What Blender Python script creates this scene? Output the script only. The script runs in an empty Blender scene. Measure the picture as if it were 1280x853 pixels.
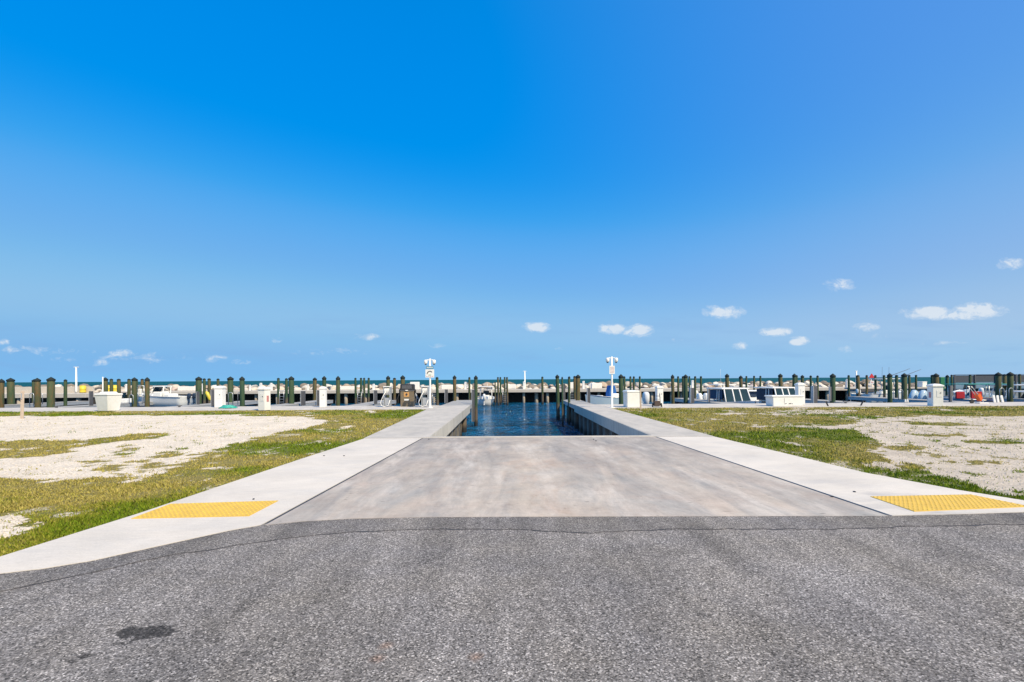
import bpy, math, random
import numpy as np
from mathutils import Vector, Matrix
R = math.radians
random.seed(7)
rng = np.random.default_rng(11)
sc = bpy.context.scene
COL = sc.collection

# ------------------------------------------------------------------ survey of the place
F = 600.0; CH = 1.5; TH = 0.0058; HX, HY = 640.0, 474.4
HC_X = [0, 80, 240, 400, 550, 640, 800, 900, 1000, 1150, 1280]
HC_Y = [479.4, 478.6, 476.9, 475.7, 474.7, 474.2, 473.2, 472.9, 472.5, 472.0, 471.8]
def hor(px): return float(np.interp(px, HC_X, HC_Y))
def G(px, py, z=0.0):
    """ground point seen at a survey reading"""
    y = F * (CH - z) / (py - hor(px))
    return ((px - HX - (py - HY) * TH) * y / F, y)
def PX(px, y): return (px - HX) * y / F
def ZZ(px, py, y): return CH - (py - hor(px)) * y / F

# ------------------------------------------------------------------ helpers
class MB:
    def __init__(s): s.v = []; s.f = []; s.smooth = []
    def add(s, vs, fs, smooth=False):
        n = len(s.v); s.v += [tuple(map(float, p)) for p in vs]
        s.f += [tuple(i + n for i in f) for f in fs]; s.smooth += [smooth] * len(fs)
        return s
    def box(s, c, d, rz=0, rx=0, ry=0, taper=(1, 1), bevel=0.0):
        hx, hy, hz = d[0] / 2, d[1] / 2, d[2] / 2
        M = Matrix.Translation(c) @ Matrix.Rotation(rz, 4, 'Z') @ Matrix.Rotation(ry, 4, 'Y') @ Matrix.Rotation(rx, 4, 'X')
        if bevel <= 0:
            vs = []
            for z, tx, ty in ((-hz, taper[0], taper[1]), (hz, 1, 1)):
                for x, y in ((-1, -1), (1, -1), (1, 1), (-1, 1)):
                    vs.append(M @ Vector((x * hx * tx, y * hy * ty, z)))
            return s.add(vs, [(3, 2, 1, 0), (4, 5, 6, 7), (0, 1, 5, 4), (1, 2, 6, 5), (2, 3, 7, 6), (3, 0, 4, 7)])
        b = min(bevel, hx * .9, hy * .9, hz * .9)
        vs = []; fs = []
        rings = []
        for z, tx, ty, ins in ((-hz, taper[0], taper[1], b), (-hz + b, taper[0], taper[1], 0), (hz - b, 1, 1, 0), (hz, 1, 1, b)):
            ring = []
            for sx, sy in ((-1, -1), (1, -1), (1, 1), (-1, 1)):
                pts = [(sx * (hx * tx - ins - b * .0), sy * (hy * ty - ins - b)), (sx * (hx * tx - ins - b), sy * (hy * ty - ins))]
                if sx * sy < 0: pts = pts[::-1]
                if ins > 0: pts = [(sx * (hx * tx - b), sy * (hy * ty - b - .3 * b)), (sx * (hx * tx - b - .3 * b), sy * (hy * ty - b))][::(-1 if sx * sy < 0 else 1)]
                for p in pts: ring.append(len(vs)); vs.append(M @ Vector((p[0], p[1], z)))
            # order: corners -,- ; +,- ; +,+ ; -,+   (ccw)
            rings.append(ring)
        for a, bb in zip(rings, rings[1:]):
            n = len(a)
            for i in range(n): fs.append((a[i], a[(i + 1) % n], bb[(i + 1) % n], bb[i]))
        fs.append(tuple(rings[0][::-1])); fs.append(tuple(rings[-1]))
        return s.add(vs, fs)
    def prism(s, poly, z0, z1):
        n = len(poly)
        a = sum(poly[i][0] * poly[(i + 1) % n][1] - poly[(i + 1) % n][0] * poly[i][1] for i in range(n))
        if a < 0: poly = poly[::-1]
        vs = [(x, y, z0) for x, y in poly] + [(x, y, z1) for x, y in poly]
        return s.add(vs, [tuple(range(n))[::-1], tuple(range(n, 2 * n))] + [(i, (i + 1) % n, (i + 1) % n + n, i + n) for i in range(n)])
    def tube(s, pts, r, n=8, caps=True):
        pts = [Vector(p) for p in pts]
        rs = r if isinstance(r, (list, tuple)) else [r] * len(pts)
        vs = []; fs = []
        up = None
        for i, p in enumerate(pts):
            t = (pts[min(i + 1, len(pts) - 1)] - pts[max(i - 1, 0)]).normalized()
            if up is None:
                up = Vector((0, 0, 1)) if abs(t.z) < .9 else Vector((1, 0, 0))
            a = (up - t * up.dot(t)).normalized(); b = t.cross(a); up = a
            for k in range(n):
                an = 2 * math.pi * k / n
                vs.append(p + (a * math.cos(an) + b * math.sin(an)) * rs[i])
        for i in range(len(pts) - 1):
            for k in range(n):
                fs.append((i * n + k, i * n + (k + 1) % n, (i + 1) * n + (k + 1) % n, (i + 1) * n + k))
        s.add(vs, fs, True)
        if caps:
            m = len(s.v) - len(vs)
            s.f += [tuple(m + k for k in range(n))[::-1], tuple(m + (len(pts) - 1) * n + k for k in range(n))]; s.smooth += [False, False]
        return s
    def lathe(s, prof, c=(0, 0, 0), n=16):
        vs = []; fs = []
        for r, z in prof:
            for k in range(n):
                a = 2 * math.pi * k / n; vs.append((c[0] + r * math.cos(a), c[1] + r * math.sin(a), c[2] + z))
        for i in range(len(prof) - 1):
            for k in range(n):
                fs.append((i * n + k, i * n + (k + 1) % n, (i + 1) * n + (k + 1) % n, (i + 1) * n + k))
        s.add(vs, fs, True)
        m = len(s.v) - len(vs)
        s.f += [tuple(m + k for k in range(n))[::-1], tuple(m + (len(prof) - 1) * n + k for k in range(n))]; s.smooth += [False, False]
        return s
    def loft(s, rings, smooth=True, cap=True):
        n = len(rings[0]); vs = [p for r in rings for p in r]; fs = []
        for i in range(len(rings) - 1):
            for k in range(n):
                fs.append((i * n + k, i * n + (k + 1) % n, (i + 1) * n + (k + 1) % n, (i + 1) * n + k))
        s.add(vs, fs, smooth)
        if cap:
            m = len(s.v) - len(vs)
            s.f += [tuple(m + k for k in range(n))[::-1], tuple(m + (len(rings) - 1) * n + k for k in range(n))]; s.smooth += [False, False]
        return s
    def build(s, name, mat, parent=None):
        me = bpy.data.meshes.new(name); me.from_pydata(s.v, [], s.f)
        me.polygons.foreach_set('use_smooth', s.smooth)
        me.materials.append(mat); me.update()
        o = bpy.data.objects.new(name, me); COL.objects.link(o)
        if parent: o.parent = parent
        return o
def tag(o, label=None, cat=None, group=None, kind=None):
    if label: o['label'] = label
    if cat: o['category'] = cat
    if group: o['group'] = group
    if kind: o['kind'] = kind
    return o
def thing(name, loc, rz, label, cat, group=None):
    o = bpy.data.objects.new(name, None); COL.objects.link(o)
    o.empty_display_size = .1; o.location = loc; o.rotation_euler = (0, 0, rz)
    return tag(o, label, cat, group)
def copy_tree(o, parent=None):
    kids = list(o.children); c = o.copy(); COL.objects.link(c)
    if parent: c.parent = parent
    for k in kids: copy_tree(k, c)
    return c
def struct(o): o['kind'] = 'structure'; return o

# ------------------------------------------------------------------ materials
MT = {}
def nodes(m):
    m.use_nodes = True; nt = m.node_tree; return nt, nt.nodes, nt.links, nt.nodes['Principled BSDF']
def mat(name, col, rough=.6, col2=None, scale=3.0, amt=.5, bump=0.0, bscale=None, metal=0.0, coord='Object', stretch=(1, 1, 1), spec=.5, rnd=0.0, detail=6, trans=0.0):
    m = bpy.data.materials.new(name); nt, N, L, b = nodes(m)
    b.inputs['Roughness'].default_value = rough; b.inputs['Metallic'].default_value = metal
    b.inputs['Specular IOR Level'].default_value = spec
    if trans: b.inputs['Transmission Weight'].default_value = trans
    tc = N.new('ShaderNodeTexCoord'); mp = N.new('ShaderNodeMapping'); mp.inputs['Scale'].default_value = stretch
    L.new(tc.outputs[coord], mp.inputs['Vector'])
    vec = mp.outputs[0]
    if rnd:
        oi = N.new('ShaderNodeObjectInfo'); ad = N.new('ShaderNodeVectorMath'); ad.operation = 'ADD'
        sc_ = N.new('ShaderNodeVectorMath'); sc_.operation = 'SCALE'; cb = N.new('ShaderNodeCombineXYZ')
        for i in range(3): L.new(oi.outputs['Random'], cb.inputs[i])
        L.new(cb.outputs[0], sc_.inputs[0]); sc_.inputs['Scale'].default_value = 57
        L.new(vec, ad.inputs[0]); L.new(sc_.outputs[0], ad.inputs[1]); vec = ad.outputs[0]
    if col2 is None: col2 = tuple(c * .82 for c in col)
    n = N.new('ShaderNodeTexNoise'); n.inputs['Scale'].default_value = scale; n.inputs['Detail'].default_value = detail; n.inputs['Roughness'].default_value = .65
    L.new(vec, n.inputs['Vector'])
    rp = N.new('ShaderNodeValToRGB'); rp.color_ramp.elements[0].position = .5 - amt * .5 * .6; rp.color_ramp.elements[1].position = .5 + amt * .5 * .6
    rp.color_ramp.elements[0].color = (*col, 1); rp.color_ramp.elements[1].color = (*col2, 1)
    L.new(n.outputs['Fac'], rp.inputs[0]); out = rp.outputs[0]
    if rnd:
        hs = N.new('ShaderNodeHueSaturation'); mr = N.new('ShaderNodeMapRange')
        L.new(oi.outputs['Random'], mr.inputs[0]); mr.inputs[3].default_value = 1 - rnd; mr.inputs[4].default_value = 1 + rnd
        L.new(mr.outputs[0], hs.inputs['Value']); L.new(out, hs.inputs['Color']); out = hs.outputs[0]
    L.new(out, b.inputs['Base Color'])
    if bump:
        n2 = N.new('ShaderNodeTexNoise'); n2.inputs['Scale'].default_value = bscale or scale * 6; n2.inputs['Detail'].default_value = 5
        L.new(vec, n2.inputs['Vector'])
        bp = N.new('ShaderNodeBump'); bp.inputs['Strength'].default_value = bump; bp.inputs['Distance'].default_value = .02
        L.new(n2.outputs['Fac'], bp.inputs['Height']); L.new(bp.outputs[0], b.inputs['Normal'])
    MT[name] = m; return m
def mathn(N, L, op, a, b=None, c=None):
    n = N.new('ShaderNodeMath'); n.operation = op
    for i, v in enumerate((a, b, c)):
        if v is None: continue
        if isinstance(v, (int, float)): n.inputs[i].default_value = v
        else: L.new(v, n.inputs[i])
    return n.outputs[0]
def mixc(N, L, fac, a, b, blend='MIX'):
    n = N.new('ShaderNodeMix'); n.data_type = 'RGBA'; n.blend_type = blend
    for i, v in ((0, fac), (6, a), (7, b)):
        if isinstance(v, (int, float)): n.inputs[i].default_value = v
        elif isinstance(v, tuple): n.inputs[i].default_value = (*v, 1)
        else: L.new(v, n.inputs[i])
    return n.outputs[2]
def noisen(N, L, vec, scale, detail=5, rough=.6, dist=0):
    n = N.new('ShaderNodeTexNoise'); n.inputs['Scale'].default_value = scale; n.inputs['Detail'].default_value = detail
    n.inputs['Roughness'].default_value = rough; n.inputs['Distortion'].default_value = dist; L.new(vec, n.inputs['Vector']); return n.outputs['Fac']
def rampn(N, L, fac, stops):
    r = N.new('ShaderNodeValToRGB'); e = r.color_ramp.elements
    while len(e) < len(stops): e.new(.5)
    for i, (p, c) in enumerate(stops):
        e[i].position = p; e[i].color = (c, c, c, 1) if isinstance(c, (int, float)) else (*c, 1)
    L.new(fac, r.inputs[0]); return r.outputs[0]
def mapn(N, L, vec, scale=(1, 1, 1), rot=0, loc=(0, 0, 0)):
    m = N.new('ShaderNodeMapping'); m.inputs['Scale'].default_value = scale; m.inputs['Rotation'].default_value = (0, 0, rot); m.inputs['Location'].default_value = loc
    L.new(vec, m.inputs['Vector']); return m.outputs[0]

white = mat('white_paint', (.88, .87, .84), .45, (.8, .79, .76), 4, .8)
white_dirty = mat('white_fibreglass', (.86, .85, .82), .4, (.78, .77, .73), 5, .7)
gel = mat('gelcoat', (.8, .81, .82), .18, (.74, .76, .78), 2, .6)
gelblue = mat('blue_gelcoat', (.22, .38, .52), .2, (.18, .32, .46), 2, .6)
gelpale = mat('pale_blue_gelcoat', (.5, .62, .7), .2, (.42, .55, .65), 2, .6)
navy = mat('navy_canvas', (.012, .03, .07), .7, (.02, .045, .09), 6, .6)
blue_canvas = mat('blue_canvas', (.008, .055, .13), .7, (.008, .04, .1), 6, .6)
teal_canvas = mat('teal_canvas', (.02, .3, .25), .7, (.02, .24, .21), 6, .6)
red_canvas = mat('red_canvas', (.5, .01, .03), .7, (.38, .01, .02), 6, .6)
glass = mat('tinted_glass', (.012, .035, .05), .08, (.02, .045, .06), 2, .5, spec=.4)
alu = mat('aluminium', (.62, .63, .64), .35, (.5, .51, .52), 8, .6, metal=.6)
galv = mat('galvanised_steel', (.5, .52, .55), .5, (.38, .4, .43), 10, .7, metal=.3)
darkpost = mat('weathered_post', (.07, .075, .09), .8, (.12, .12, .13), 12, .7)
black = mat('black_plastic', (.02, .02, .022), .45, (.035, .035, .035), 6, .5)
yellow_pl = mat('yellow_plastic', (.75, .6, .05), .45, (.65, .5, .05), 6, .5)
orange_pl = mat('orange_plastic', (.8, .14, .02), .45, (.65, .1, .02), 6, .5)
tealhose = mat('turquoise_hose', (.05, .45, .36), .5, (.04, .35, .3), 6, .5)
wood_grey = mat('weathered_planks', (.42, .41, .39), .8, (.3, .29, .28), 7, .8, bump=.3, stretch=(1, 8, 1))
stake = mat('stake_wood', (.62, .5, .4), .8, (.5, .39, .3), 9, .8, stretch=(4, 4, 1))
brownpanel = mat('bronze_panel', (.22, .17, .11), .5, (.15, .12, .08), 9, .8)
labelorange = mat('orange_label', (.65, .35, .12), .5)
signblue = mat('sign_blue', (.12, .3, .42), .5)
signred = mat('sign_red', (.65, .04, .05), .5)
markdark = mat('dark_marking', (.05, .05, .06), .6)
pinkmark = mat('faded_red_marking', (.6, .25, .25), .6)
greenmark = mat('faded_green_marking', (.45, .6, .4), .6)
screen = mat('dark_screen', (.05, .06, .075), .8, (.09, .1, .12), 14, .7)
screen2 = mat('blue_grey_panel', (.2, .3, .38), .6, (.15, .24, .32), 5, .7)
seawall_m = mat('shaded_seawall', (.3, .34, .38), .9, (.2, .24, .28), 2.5, .8, bump=.3)  # blue-grey shade of the wall face painted into its colour
pierconc = mat('pier_concrete', (.62, .56, .49), .85, (.5, .455, .4), 1.3, .8, bump=.3, bscale=20)
conc_white = mat('whitewashed_concrete', (.84, .81, .76), .8, (.74, .71, .66), 1.5, .8)
underpier = mat('pier_stump', (.5, .43, .34), .9, (.3, .25, .2), 3, .9)
pier_shade = mat('under_pier_shade', (.035, .03, .028), .9, (.07, .06, .05), 2.5, .9)  # near-black colour painted for the shadow under the piers
capm = mat('pile_cap', (.006, .016, .018), .8, (.01, .02, .022), 6, .5)

def pile_mat():
    m = bpy.data.materials.new('green_pile'); nt, N, L, b = nodes(m)
    b.inputs['Roughness'].default_value = .75
    tc = N.new('ShaderNodeTexCoord'); geo = N.new('ShaderNodeNewGeometry'); oi = N.new('ShaderNodeObjectInfo')
    sx = N.new('ShaderNodeSeparateXYZ'); L.new(geo.outputs['Position'], sx.inputs[0])
    vec = mapn(N, L, geo.outputs['Position'], (9, 9, 1.6))
    n1 = noisen(N, L, vec, 1.2, 6, .7)
    f = mathn(N, L, 'ADD', n1, mathn(N, L, 'MULTIPLY', mathn(N, L, 'SUBTRACT', oi.outputs['Random'], .5), .34))
    c = rampn(N, L, f, [(.3, (.022, .062, .032)), (.46, (.045, .08, .034)), (.6, (.075, .08, .034)), (.74, (.15, .085, .03))])
    # raw timber low down
    lo = mathn(N, L, 'ADD', sx.outputs[2], mathn(N, L, 'MULTIPLY', n1, .8))
    fl = rampn(N, L, mathn(N, L, 'ADD', mathn(N, L, 'MULTIPLY', lo, .5), .3), [(.28, 1.0), (.42, 0.0)])
    c = mixc(N, L, fl, c, (.11, .085, .06))
    wet = rampn(N, L, mathn(N, L, 'MULTIPLY_ADD', sx.outputs[2], .5, 1.0), [(.38, 1.0), (.5, 0.0)])
    c = mixc(N, L, wet, c, (.02, .02, .02))
    L.new(c, b.inputs['Base Color'])
    bp = N.new('ShaderNodeBump'); bp.inputs['Strength'].default_value = .4; bp.inputs['Distance'].default_value = .02
    L.new(n1, bp.inputs['Height']); L.new(bp.outputs[0], b.inputs['Normal'])
    return m
pile_m = pile_mat()

def asphalt_mat(name, dark):
    m = bpy.data.materials.new(name); nt, N, L, b = nodes(m)
    tc = N.new('ShaderNodeTexCoord'); P = tc.outputs['Object']
    b.inputs['Roughness'].default_value = .9; b.inputs['Specular IOR Level'].default_value = .25
    vo = N.new('ShaderNodeTexVoronoi'); vo.inputs['Scale'].default_value = 120; L.new(P, vo.inputs['Vector'])
    sp = N.new('ShaderNodeSeparateColor'); L.new(vo.outputs['Color'], sp.inputs[0])
    grain = rampn(N, L, sp.outputs[0], [(0, .22), (.3, .78), (.7, 1.12), (.9, 1.7), (1, 2.9)] if not dark else [(0, .25), (.3, .78), (.7, 1.12), (.9, 1.6), (1, 2.5)])
    fine = rampn(N, L, noisen(N, L, P, 110, 4, .75), [(.3, .62), (.7, 1.35)])
    big = mathn(N, L, 'MULTIPLY', rampn(N, L, noisen(N, L, P, .6, 7, .68, .6), [(.3, .78), (.7, 1.16)]), rampn(N, L, noisen(N, L, P, 9, 3, .6), [(.24, .55), (.33, 1.0)]))
    streak = rampn(N, L, noisen(N, L, mapn(N, L, P, (2.4, .42, 1), R(-28)), 1.0, 7, .68), [(.3, .72), (.5, 1.0), (.7, 1.2)])
    streak2 = rampn(N, L, noisen(N, L, mapn(N, L, P, (3.0, .3, 1), R(18), (5, 3, 0)), 1.0, 6, .65), [(.3, .8), (.7, 1.14)])
    v = mathn(N, L, 'MULTIPLY', mathn(N, L, 'MULTIPLY', grain, fine), mathn(N, L, 'MULTIPLY', mathn(N, L, 'MULTIPLY', big, streak), streak2))
    base = .215 if dark else .245
    # oil stains
    sx = N.new('ShaderNodeSeparateXYZ'); L.new(P, sx.inputs[0])
    if not dark:
        wob = noisen(N, L, P, 7, 5, .7)
        for (px, py, rx, ry, st) in ((181, 792, .2, .1, .72), (105, 822, .06, .03, .6), (90, 829, .045, .03, .55), (155, 806, .07, .02, .4), (512, 812, .03, .02, .4), (23*1.0+640, 788, .03, .015, .5), (1100, 803, .05, .02, .3), (880, 770, .06, .03, .25)):
            gx, gy = G(px, py)
            dx = mathn(N, L, 'DIVIDE', mathn(N, L, 'SUBTRACT', sx.outputs[0], gx), rx)
            dy = mathn(N, L, 'DIVIDE', mathn(N, L, 'SUBTRACT', sx.outputs[1], gy), ry)
            d = mathn(N, L, 'SQRT', mathn(N, L, 'ADD', mathn(N, L, 'MULTIPLY', dx, dx), mathn(N, L, 'MULTIPLY', dy, dy)))
            d = mathn(N, L, 'ADD', d, mathn(N, L, 'MULTIPLY_ADD', wob, 2.4, -1.2))
            v = mathn(N, L, 'MULTIPLY', v, rampn(N, L, d, [(.72, 1 - st), (.95, 1.0)]))
    v = mathn(N, L, 'MULTIPLY', v, base)
    tint = mixc(N, L, rampn(N, L, noisen(N, L, P, 1.1, 4), [(.35, 0.0), (.7, 1.0)]), (1.0, .93, .91), (1.05, .95, .86))
    if not dark:
        for (px, py) in ((482, 808), (472, 824), (595, 822)):
            gx, gy = G(px, py)
            vd = N.new('ShaderNodeVectorMath'); vd.operation = 'DISTANCE'; L.new(P, vd.inputs[0]); vd.inputs[1].default_value = (gx, gy, 0)
            tint = mixc(N, L, rampn(N, L, mathn(N, L, 'ADD', vd.outputs['Value'], mathn(N, L, 'MULTIPLY', noisen(N, L, P, 20), .05)), [(.03, .8), (.08, 0.0)]), tint, (1.35, .95, .75))
    mul = N.new('ShaderNodeVectorMath'); mul.operation = 'SCALE'; L.new(tint, mul.inputs[0]); L.new(v, mul.inputs['Scale'])
    L.new(mul.outputs[0], b.inputs['Base Color'])
    bp = N.new('ShaderNodeBump'); bp.inputs['Strength'].default_value = .7; bp.inputs['Distance'].default_value = .006
    L.new(mathn(N, L, 'ADD', sp.outputs[0], fine), bp.inputs['Height']); L.new(bp.outputs[0], b.inputs['Normal'])
    return m
asph = asphalt_mat('asphalt', False); asph2 = asphalt_mat('asphalt_seam', True)

def concrete_mat(name, col, kind):
    m = bpy.data.materials.new(name); nt, N, L, b = nodes(m)
    tc = N.new('ShaderNodeTexCoord'); P = tc.outputs['Object']
    b.inputs['Roughness'].default_value = .85; b.inputs['Specular IOR Level'].default_value = .3
    sx = N.new('ShaderNodeSeparateXYZ'); L.new(P, sx.inputs[0])
    fine = rampn(N, L, noisen(N, L, P, 60, 4, .7), [(.3, .9), (.7, 1.08)])
    big = rampn(N, L, noisen(N, L, P, .9, 6, .62, .3), [(.3, .88), (.7, 1.06)])
    broom = rampn(N, L, noisen(N, L, mapn(N, L, P, (5, 22, 1)), 1.0, 4, .6), [(.3, .95), (.7, 1.04)])
    v = mathn(N, L, 'MULTIPLY', mathn(N, L, 'MULTIPLY', fine, big), broom)
    c = (*col,)
    out = None
    if kind == 'ramp':
        v = mathn(N, L, 'MULTIPLY', v, rampn(N, L, noisen(N, L, mapn(N, L, P, (1.6, .6, 1), R(-12)), 3.0, 7, .72, .5), [(.28, .82), (.5, 1.0), (.72, 1.14)]))
        # tyre-dragged grey streaks along the ramp, rusty pink patches, pale wear in the middle
        s1 = rampn(N, L, noisen(N, L, mapn(N, L, P, (1.9, .3, 1), R(9)), 1.0, 7, .68, .8), [(.42, .0), (.62, 1.0)])
        s2 = rampn(N, L, noisen(N, L, mapn(N, L, P, (.5, .8, 1), R(-35), (3, 7, 0)), 1.3, 7, .7, 1.0), [(.42, 0.0), (.66, 1.0)])
        s3 = rampn(N, L, noisen(N, L, mapn(N, L, P, (1.0, .6, 1), 0, (9, 1, 0)), 1.2, 7, .7, .6), [(.45, 0.0), (.7, 1.0)])
        c = mixc(N, L, mathn(N, L, 'MULTIPLY', s1, .8), c, (.34, .33, .32))
        c = mixc(N, L, mathn(N, L, 'MULTIPLY', s3, .4), c, (.3, .285, .27))
        c = mixc(N, L, mathn(N, L, 'MULTIPLY', s2, .42), c, (.44, .33, .27))
        # long diagonal rubber marks toward the left bank
        far = mathn(N, L, 'MULTIPLY', rampn(N, L, mathn(N, L, 'DIVIDE', sx.outputs[1], 14.0), [(.4, 0.0), (.78, 1.0)]), rampn(N, L, noisen(N, L, P, .8, 6, .7, .5), [(.3, 0.0), (.6, 1.0)]))
        c = mixc(N, L, mathn(N, L, 'MULTIPLY', far, .6), c, (.25, .235, .23))
        wear = mathn(N, L, 'MULTIPLY', rampn(N, L, mathn(N, L, 'ABSOLUTE', mathn(N, L, 'ADD', sx.outputs[0], -.3)), [(.0, 1.0), (1.0, 0.0)]), rampn(N, L, noisen(N, L, P, 1.6, 6), [(.35, 0.0), (.6, 1.0)]))
        c = mixc(N, L, mathn(N, L, 'MULTIPLY', wear, .6), c, (.6, .5, .4))
        rust = mathn(N, L, 'MULTIPLY', rampn(N, L, noisen(N, L, mapn(N, L, P, (1.0, .45, 1), R(-6), (2, 5, 1)), 1.1, 7, .7, .7), [(.5, 0.0), (.66, 1.0)]), rampn(N, L, mathn(N, L, 'ABSOLUTE', mathn(N, L, 'ADD', sx.outputs[0], -.1)), [(.4, 1.0), (1.0, .25)]))
        c = mixc(N, L, mathn(N, L, 'MULTIPLY', rust, .5), c, (.45, .29, .2))
        pale = rampn(N, L, noisen(N, L, mapn(N, L, P, (1.4, .35, 1), R(24), (7, 2, 0)), 1.2, 7, .7, .5), [(.5, 0.0), (.7, 1.0)])
        c = mixc(N, L, mathn(N, L, 'MULTIPLY', pale, .6), c, (.66, .6, .54))
        specks = rampn(N, L, noisen(N, L, mapn(N, L, P, (1, 3, 1)), 6, 3, .5), [(.27, .55), (.33, 1.0)])
        v = mathn(N, L, 'MULTIPLY', v, specks)
    elif kind == 'walk':
        s1 = rampn(N, L, noisen(N, L, mapn(N, L, P, (.8, 2.2, 1), R(20)), 1.0, 6, .65, .4), [(.48, 0.0), (.78, 1.0)])
        c = mixc(N, L, mathn(N, L, 'MULTIPLY', s1, .35), c, (.42, .43, .45))
        sm = mathn(N, L, 'MULTIPLY', rampn(N, L, mathn(N, L, 'MULTIPLY_ADD', sx.outputs[0], .5, -1.75), [(.1, 0.0), (.5, 1.0), (.9, 0.0)]), rampn(N, L, noisen(N, L, mapn(N, L, P, (1, 2.5, 1), R(-25)), 1.0, 5), [(.45, 0.0), (.62, 1.0)]))
        nearf = rampn(N, L, mathn(N, L, 'DIVIDE', sx.outputs[1], 14.0), [(.4, 1.0), (.55, 0.0)])
        c = mixc(N, L, mathn(N, L, 'MULTIPLY', mathn(N, L, 'MULTIPLY', sm, nearf), .6), c, (.28, .28, .3))
    elif kind == 'dock':
        s1 = rampn(N, L, noisen(N, L, mapn(N, L, P, (1.5, .7, 1)), 1.4, 7, .7, .6), [(.4, 0.0), (.7, 1.0)])
        c = mixc(N, L, mathn(N, L, 'MULTIPLY', s1, .6), c, (.36, .345, .33))
    elif kind == 'fascia':
        s1 = rampn(N, L, noisen(N, L, mapn(N, L, P, (3, 3, .35)), 2.2, 6, .7), [(.45, 0.0), (.68, 1.0)])
        c = mixc(N, L, mathn(N, L, 'MULTIPLY', s1, .6), c, (.33, .3, .27))
    if isinstance(c, tuple):
        rgb = N.new('ShaderNodeRGB'); rgb.outputs[0].default_value = (*c, 1); c = rgb.outputs[0]
    mul = N.new('ShaderNodeVectorMath'); mul.operation = 'SCALE'; L.new(c, mul.inputs[0]); L.new(v, mul.inputs['Scale'])
    L.new(mul.outputs[0], b.inputs['Base Color'])
    bp = N.new('ShaderNodeBump'); bp.inputs['Strength'].default_value = .35; bp.inputs['Distance'].default_value = .004
    L.new(mathn(N, L, 'ADD', fine, broom), bp.inputs['Height']); L.new(bp.outputs[0], b.inputs['Normal'])
    return m
c_ramp = concrete_mat('ramp_concrete', (.54, .475, .41), 'ramp')
c_walk = concrete_mat('walk_concrete', (.68, .62, .55), 'walk')
c_dock = concrete_mat('dock_concrete', (.56, .515, .46), 'dock')
c_quay = concrete_mat('quay_concrete', (.62, .57, .51), 'dock')
c_fascia = concrete_mat('fascia_concrete', (.52, .5, .46), 'fascia')

def sheet_mat():
    m = bpy.data.materials.new('sheet_pile'); nt, N, L, b = nodes(m)
    tc = N.new('ShaderNodeTexCoord'); P = tc.outputs['Object']
    n = noisen(N, L, mapn(N, L, P, (5, 5, 1)), 1.2, 6, .7)
    c = rampn(N, L, n, [(.3, (.06, .058, .06)), (.5, (.14, .13, .115)), (.7, (.22, .19, .16))])
    sx = N.new('ShaderNodeSeparateXYZ'); L.new(P, sx.inputs[0])
    wet = rampn(N, L, mathn(N, L, 'ADD', mathn(N, L, 'MULTIPLY_ADD', sx.outputs[2], .5, 1.0), mathn(N, L, 'MULTIPLY', n, .12)), [(.42, 1.0), (.55, 0.0)])
    c = mixc(N, L, wet, c, (.04, .035, .028)); L.new(c, b.inputs['Base Color']); b.inputs['Roughness'].default_value = .8
    return m
sheetm = sheet_mat()

def water_mat(name, deep, murk, wscale, bstr, spec, bdist=.12):
    m = bpy.data.materials.new(name); nt, N, L, b = nodes(m)
    tc = N.new('ShaderNodeTexCoord'); P = tc.outputs['Object']
    b.inputs['Roughness'].default_value = .06; b.inputs['IOR'].default_value = 1.33
    b.inputs['Specular IOR Level'].default_value = spec
    c = mixc(N, L, rampn(N, L, noisen(N, L, mapn(N, L, P, (1, 1, 1)), .3, 6, .7), [(.4, 0.0), (.62, 1.0)]), deep, murk)
    L.new(c, b.inputs['Base Color'])
    w1 = noisen(N, L, mapn(N, L, P, (1.3, .75, 1), R(12)), wscale, 4, .6, .6)
    w2 = noisen(N, L, mapn(N, L, P, (1, 1.2, 1), R(-30)), wscale * 3.1, 3, .5, .3)
    h = mathn(N, L, 'ADD', w1, mathn(N, L, 'MULTIPLY', w2, .35))
    bp = N.new('ShaderNodeBump'); bp.inputs['Strength'].default_value = bstr; bp.inputs['Distance'].default_value = bdist
    L.new(h, bp.inputs['Height']); L.new(bp.outputs[0], b.inputs['Normal'])
    return m
water_basin = water_mat('basin_water', (.0, .15, .36), (.0, .045, .09), 1.1, 1.0, .6, 1.3)
water_sea = water_mat('open_sea', (.003, .085, .085), (.003, .055, .065), .25, 1.0, .08)
water_sea.node_tree.nodes['Principled BSDF'].inputs['Roughness'].default_value = .5

# ------------------------------------------------------------------ camera, sun, sky
cam = bpy.data.cameras.new('camera'); co = bpy.data.objects.new('camera', cam); COL.objects.link(co)
cam.sensor_width = 36; cam.lens = F * 36 / 1280; cam.clip_end = 20000; cam.clip_start = .05
cam.shift_y = (HY - 426.5) / 1280
co.matrix_world = Matrix.Translation((0, 0, CH)) @ Matrix.Rotation(R(90), 4, 'X') @ Matrix.Rotation(-TH, 4, 'Z')
sc.camera = co
EL = 48; SUN_H = Vector((.70, -.71)).normalized()
sd = Vector((SUN_H.x * math.cos(R(EL)), SUN_H.y * math.cos(R(EL)), math.sin(R(EL))))
sl = bpy.data.lights.new('sun', 'SUN'); sl.energy = 4.4; sl.angle = R(.5); sl.color = (1, .85, .6)
so = bpy.data.objects.new('sun', sl); COL.objects.link(so); so.rotation_euler = sd.to_track_quat('Z', 'Y').to_euler()
w = bpy.data.worlds.new('World'); sc.world = w; w.use_nodes = True
N, L = w.node_tree.nodes, w.node_tree.links
bg = N['Background']; bg.inputs['Strength'].default_value = .1
sky = N.new('ShaderNodeTexSky'); sky.sky_type = 'NISHITA'; sky.sun_disc = False
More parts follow.
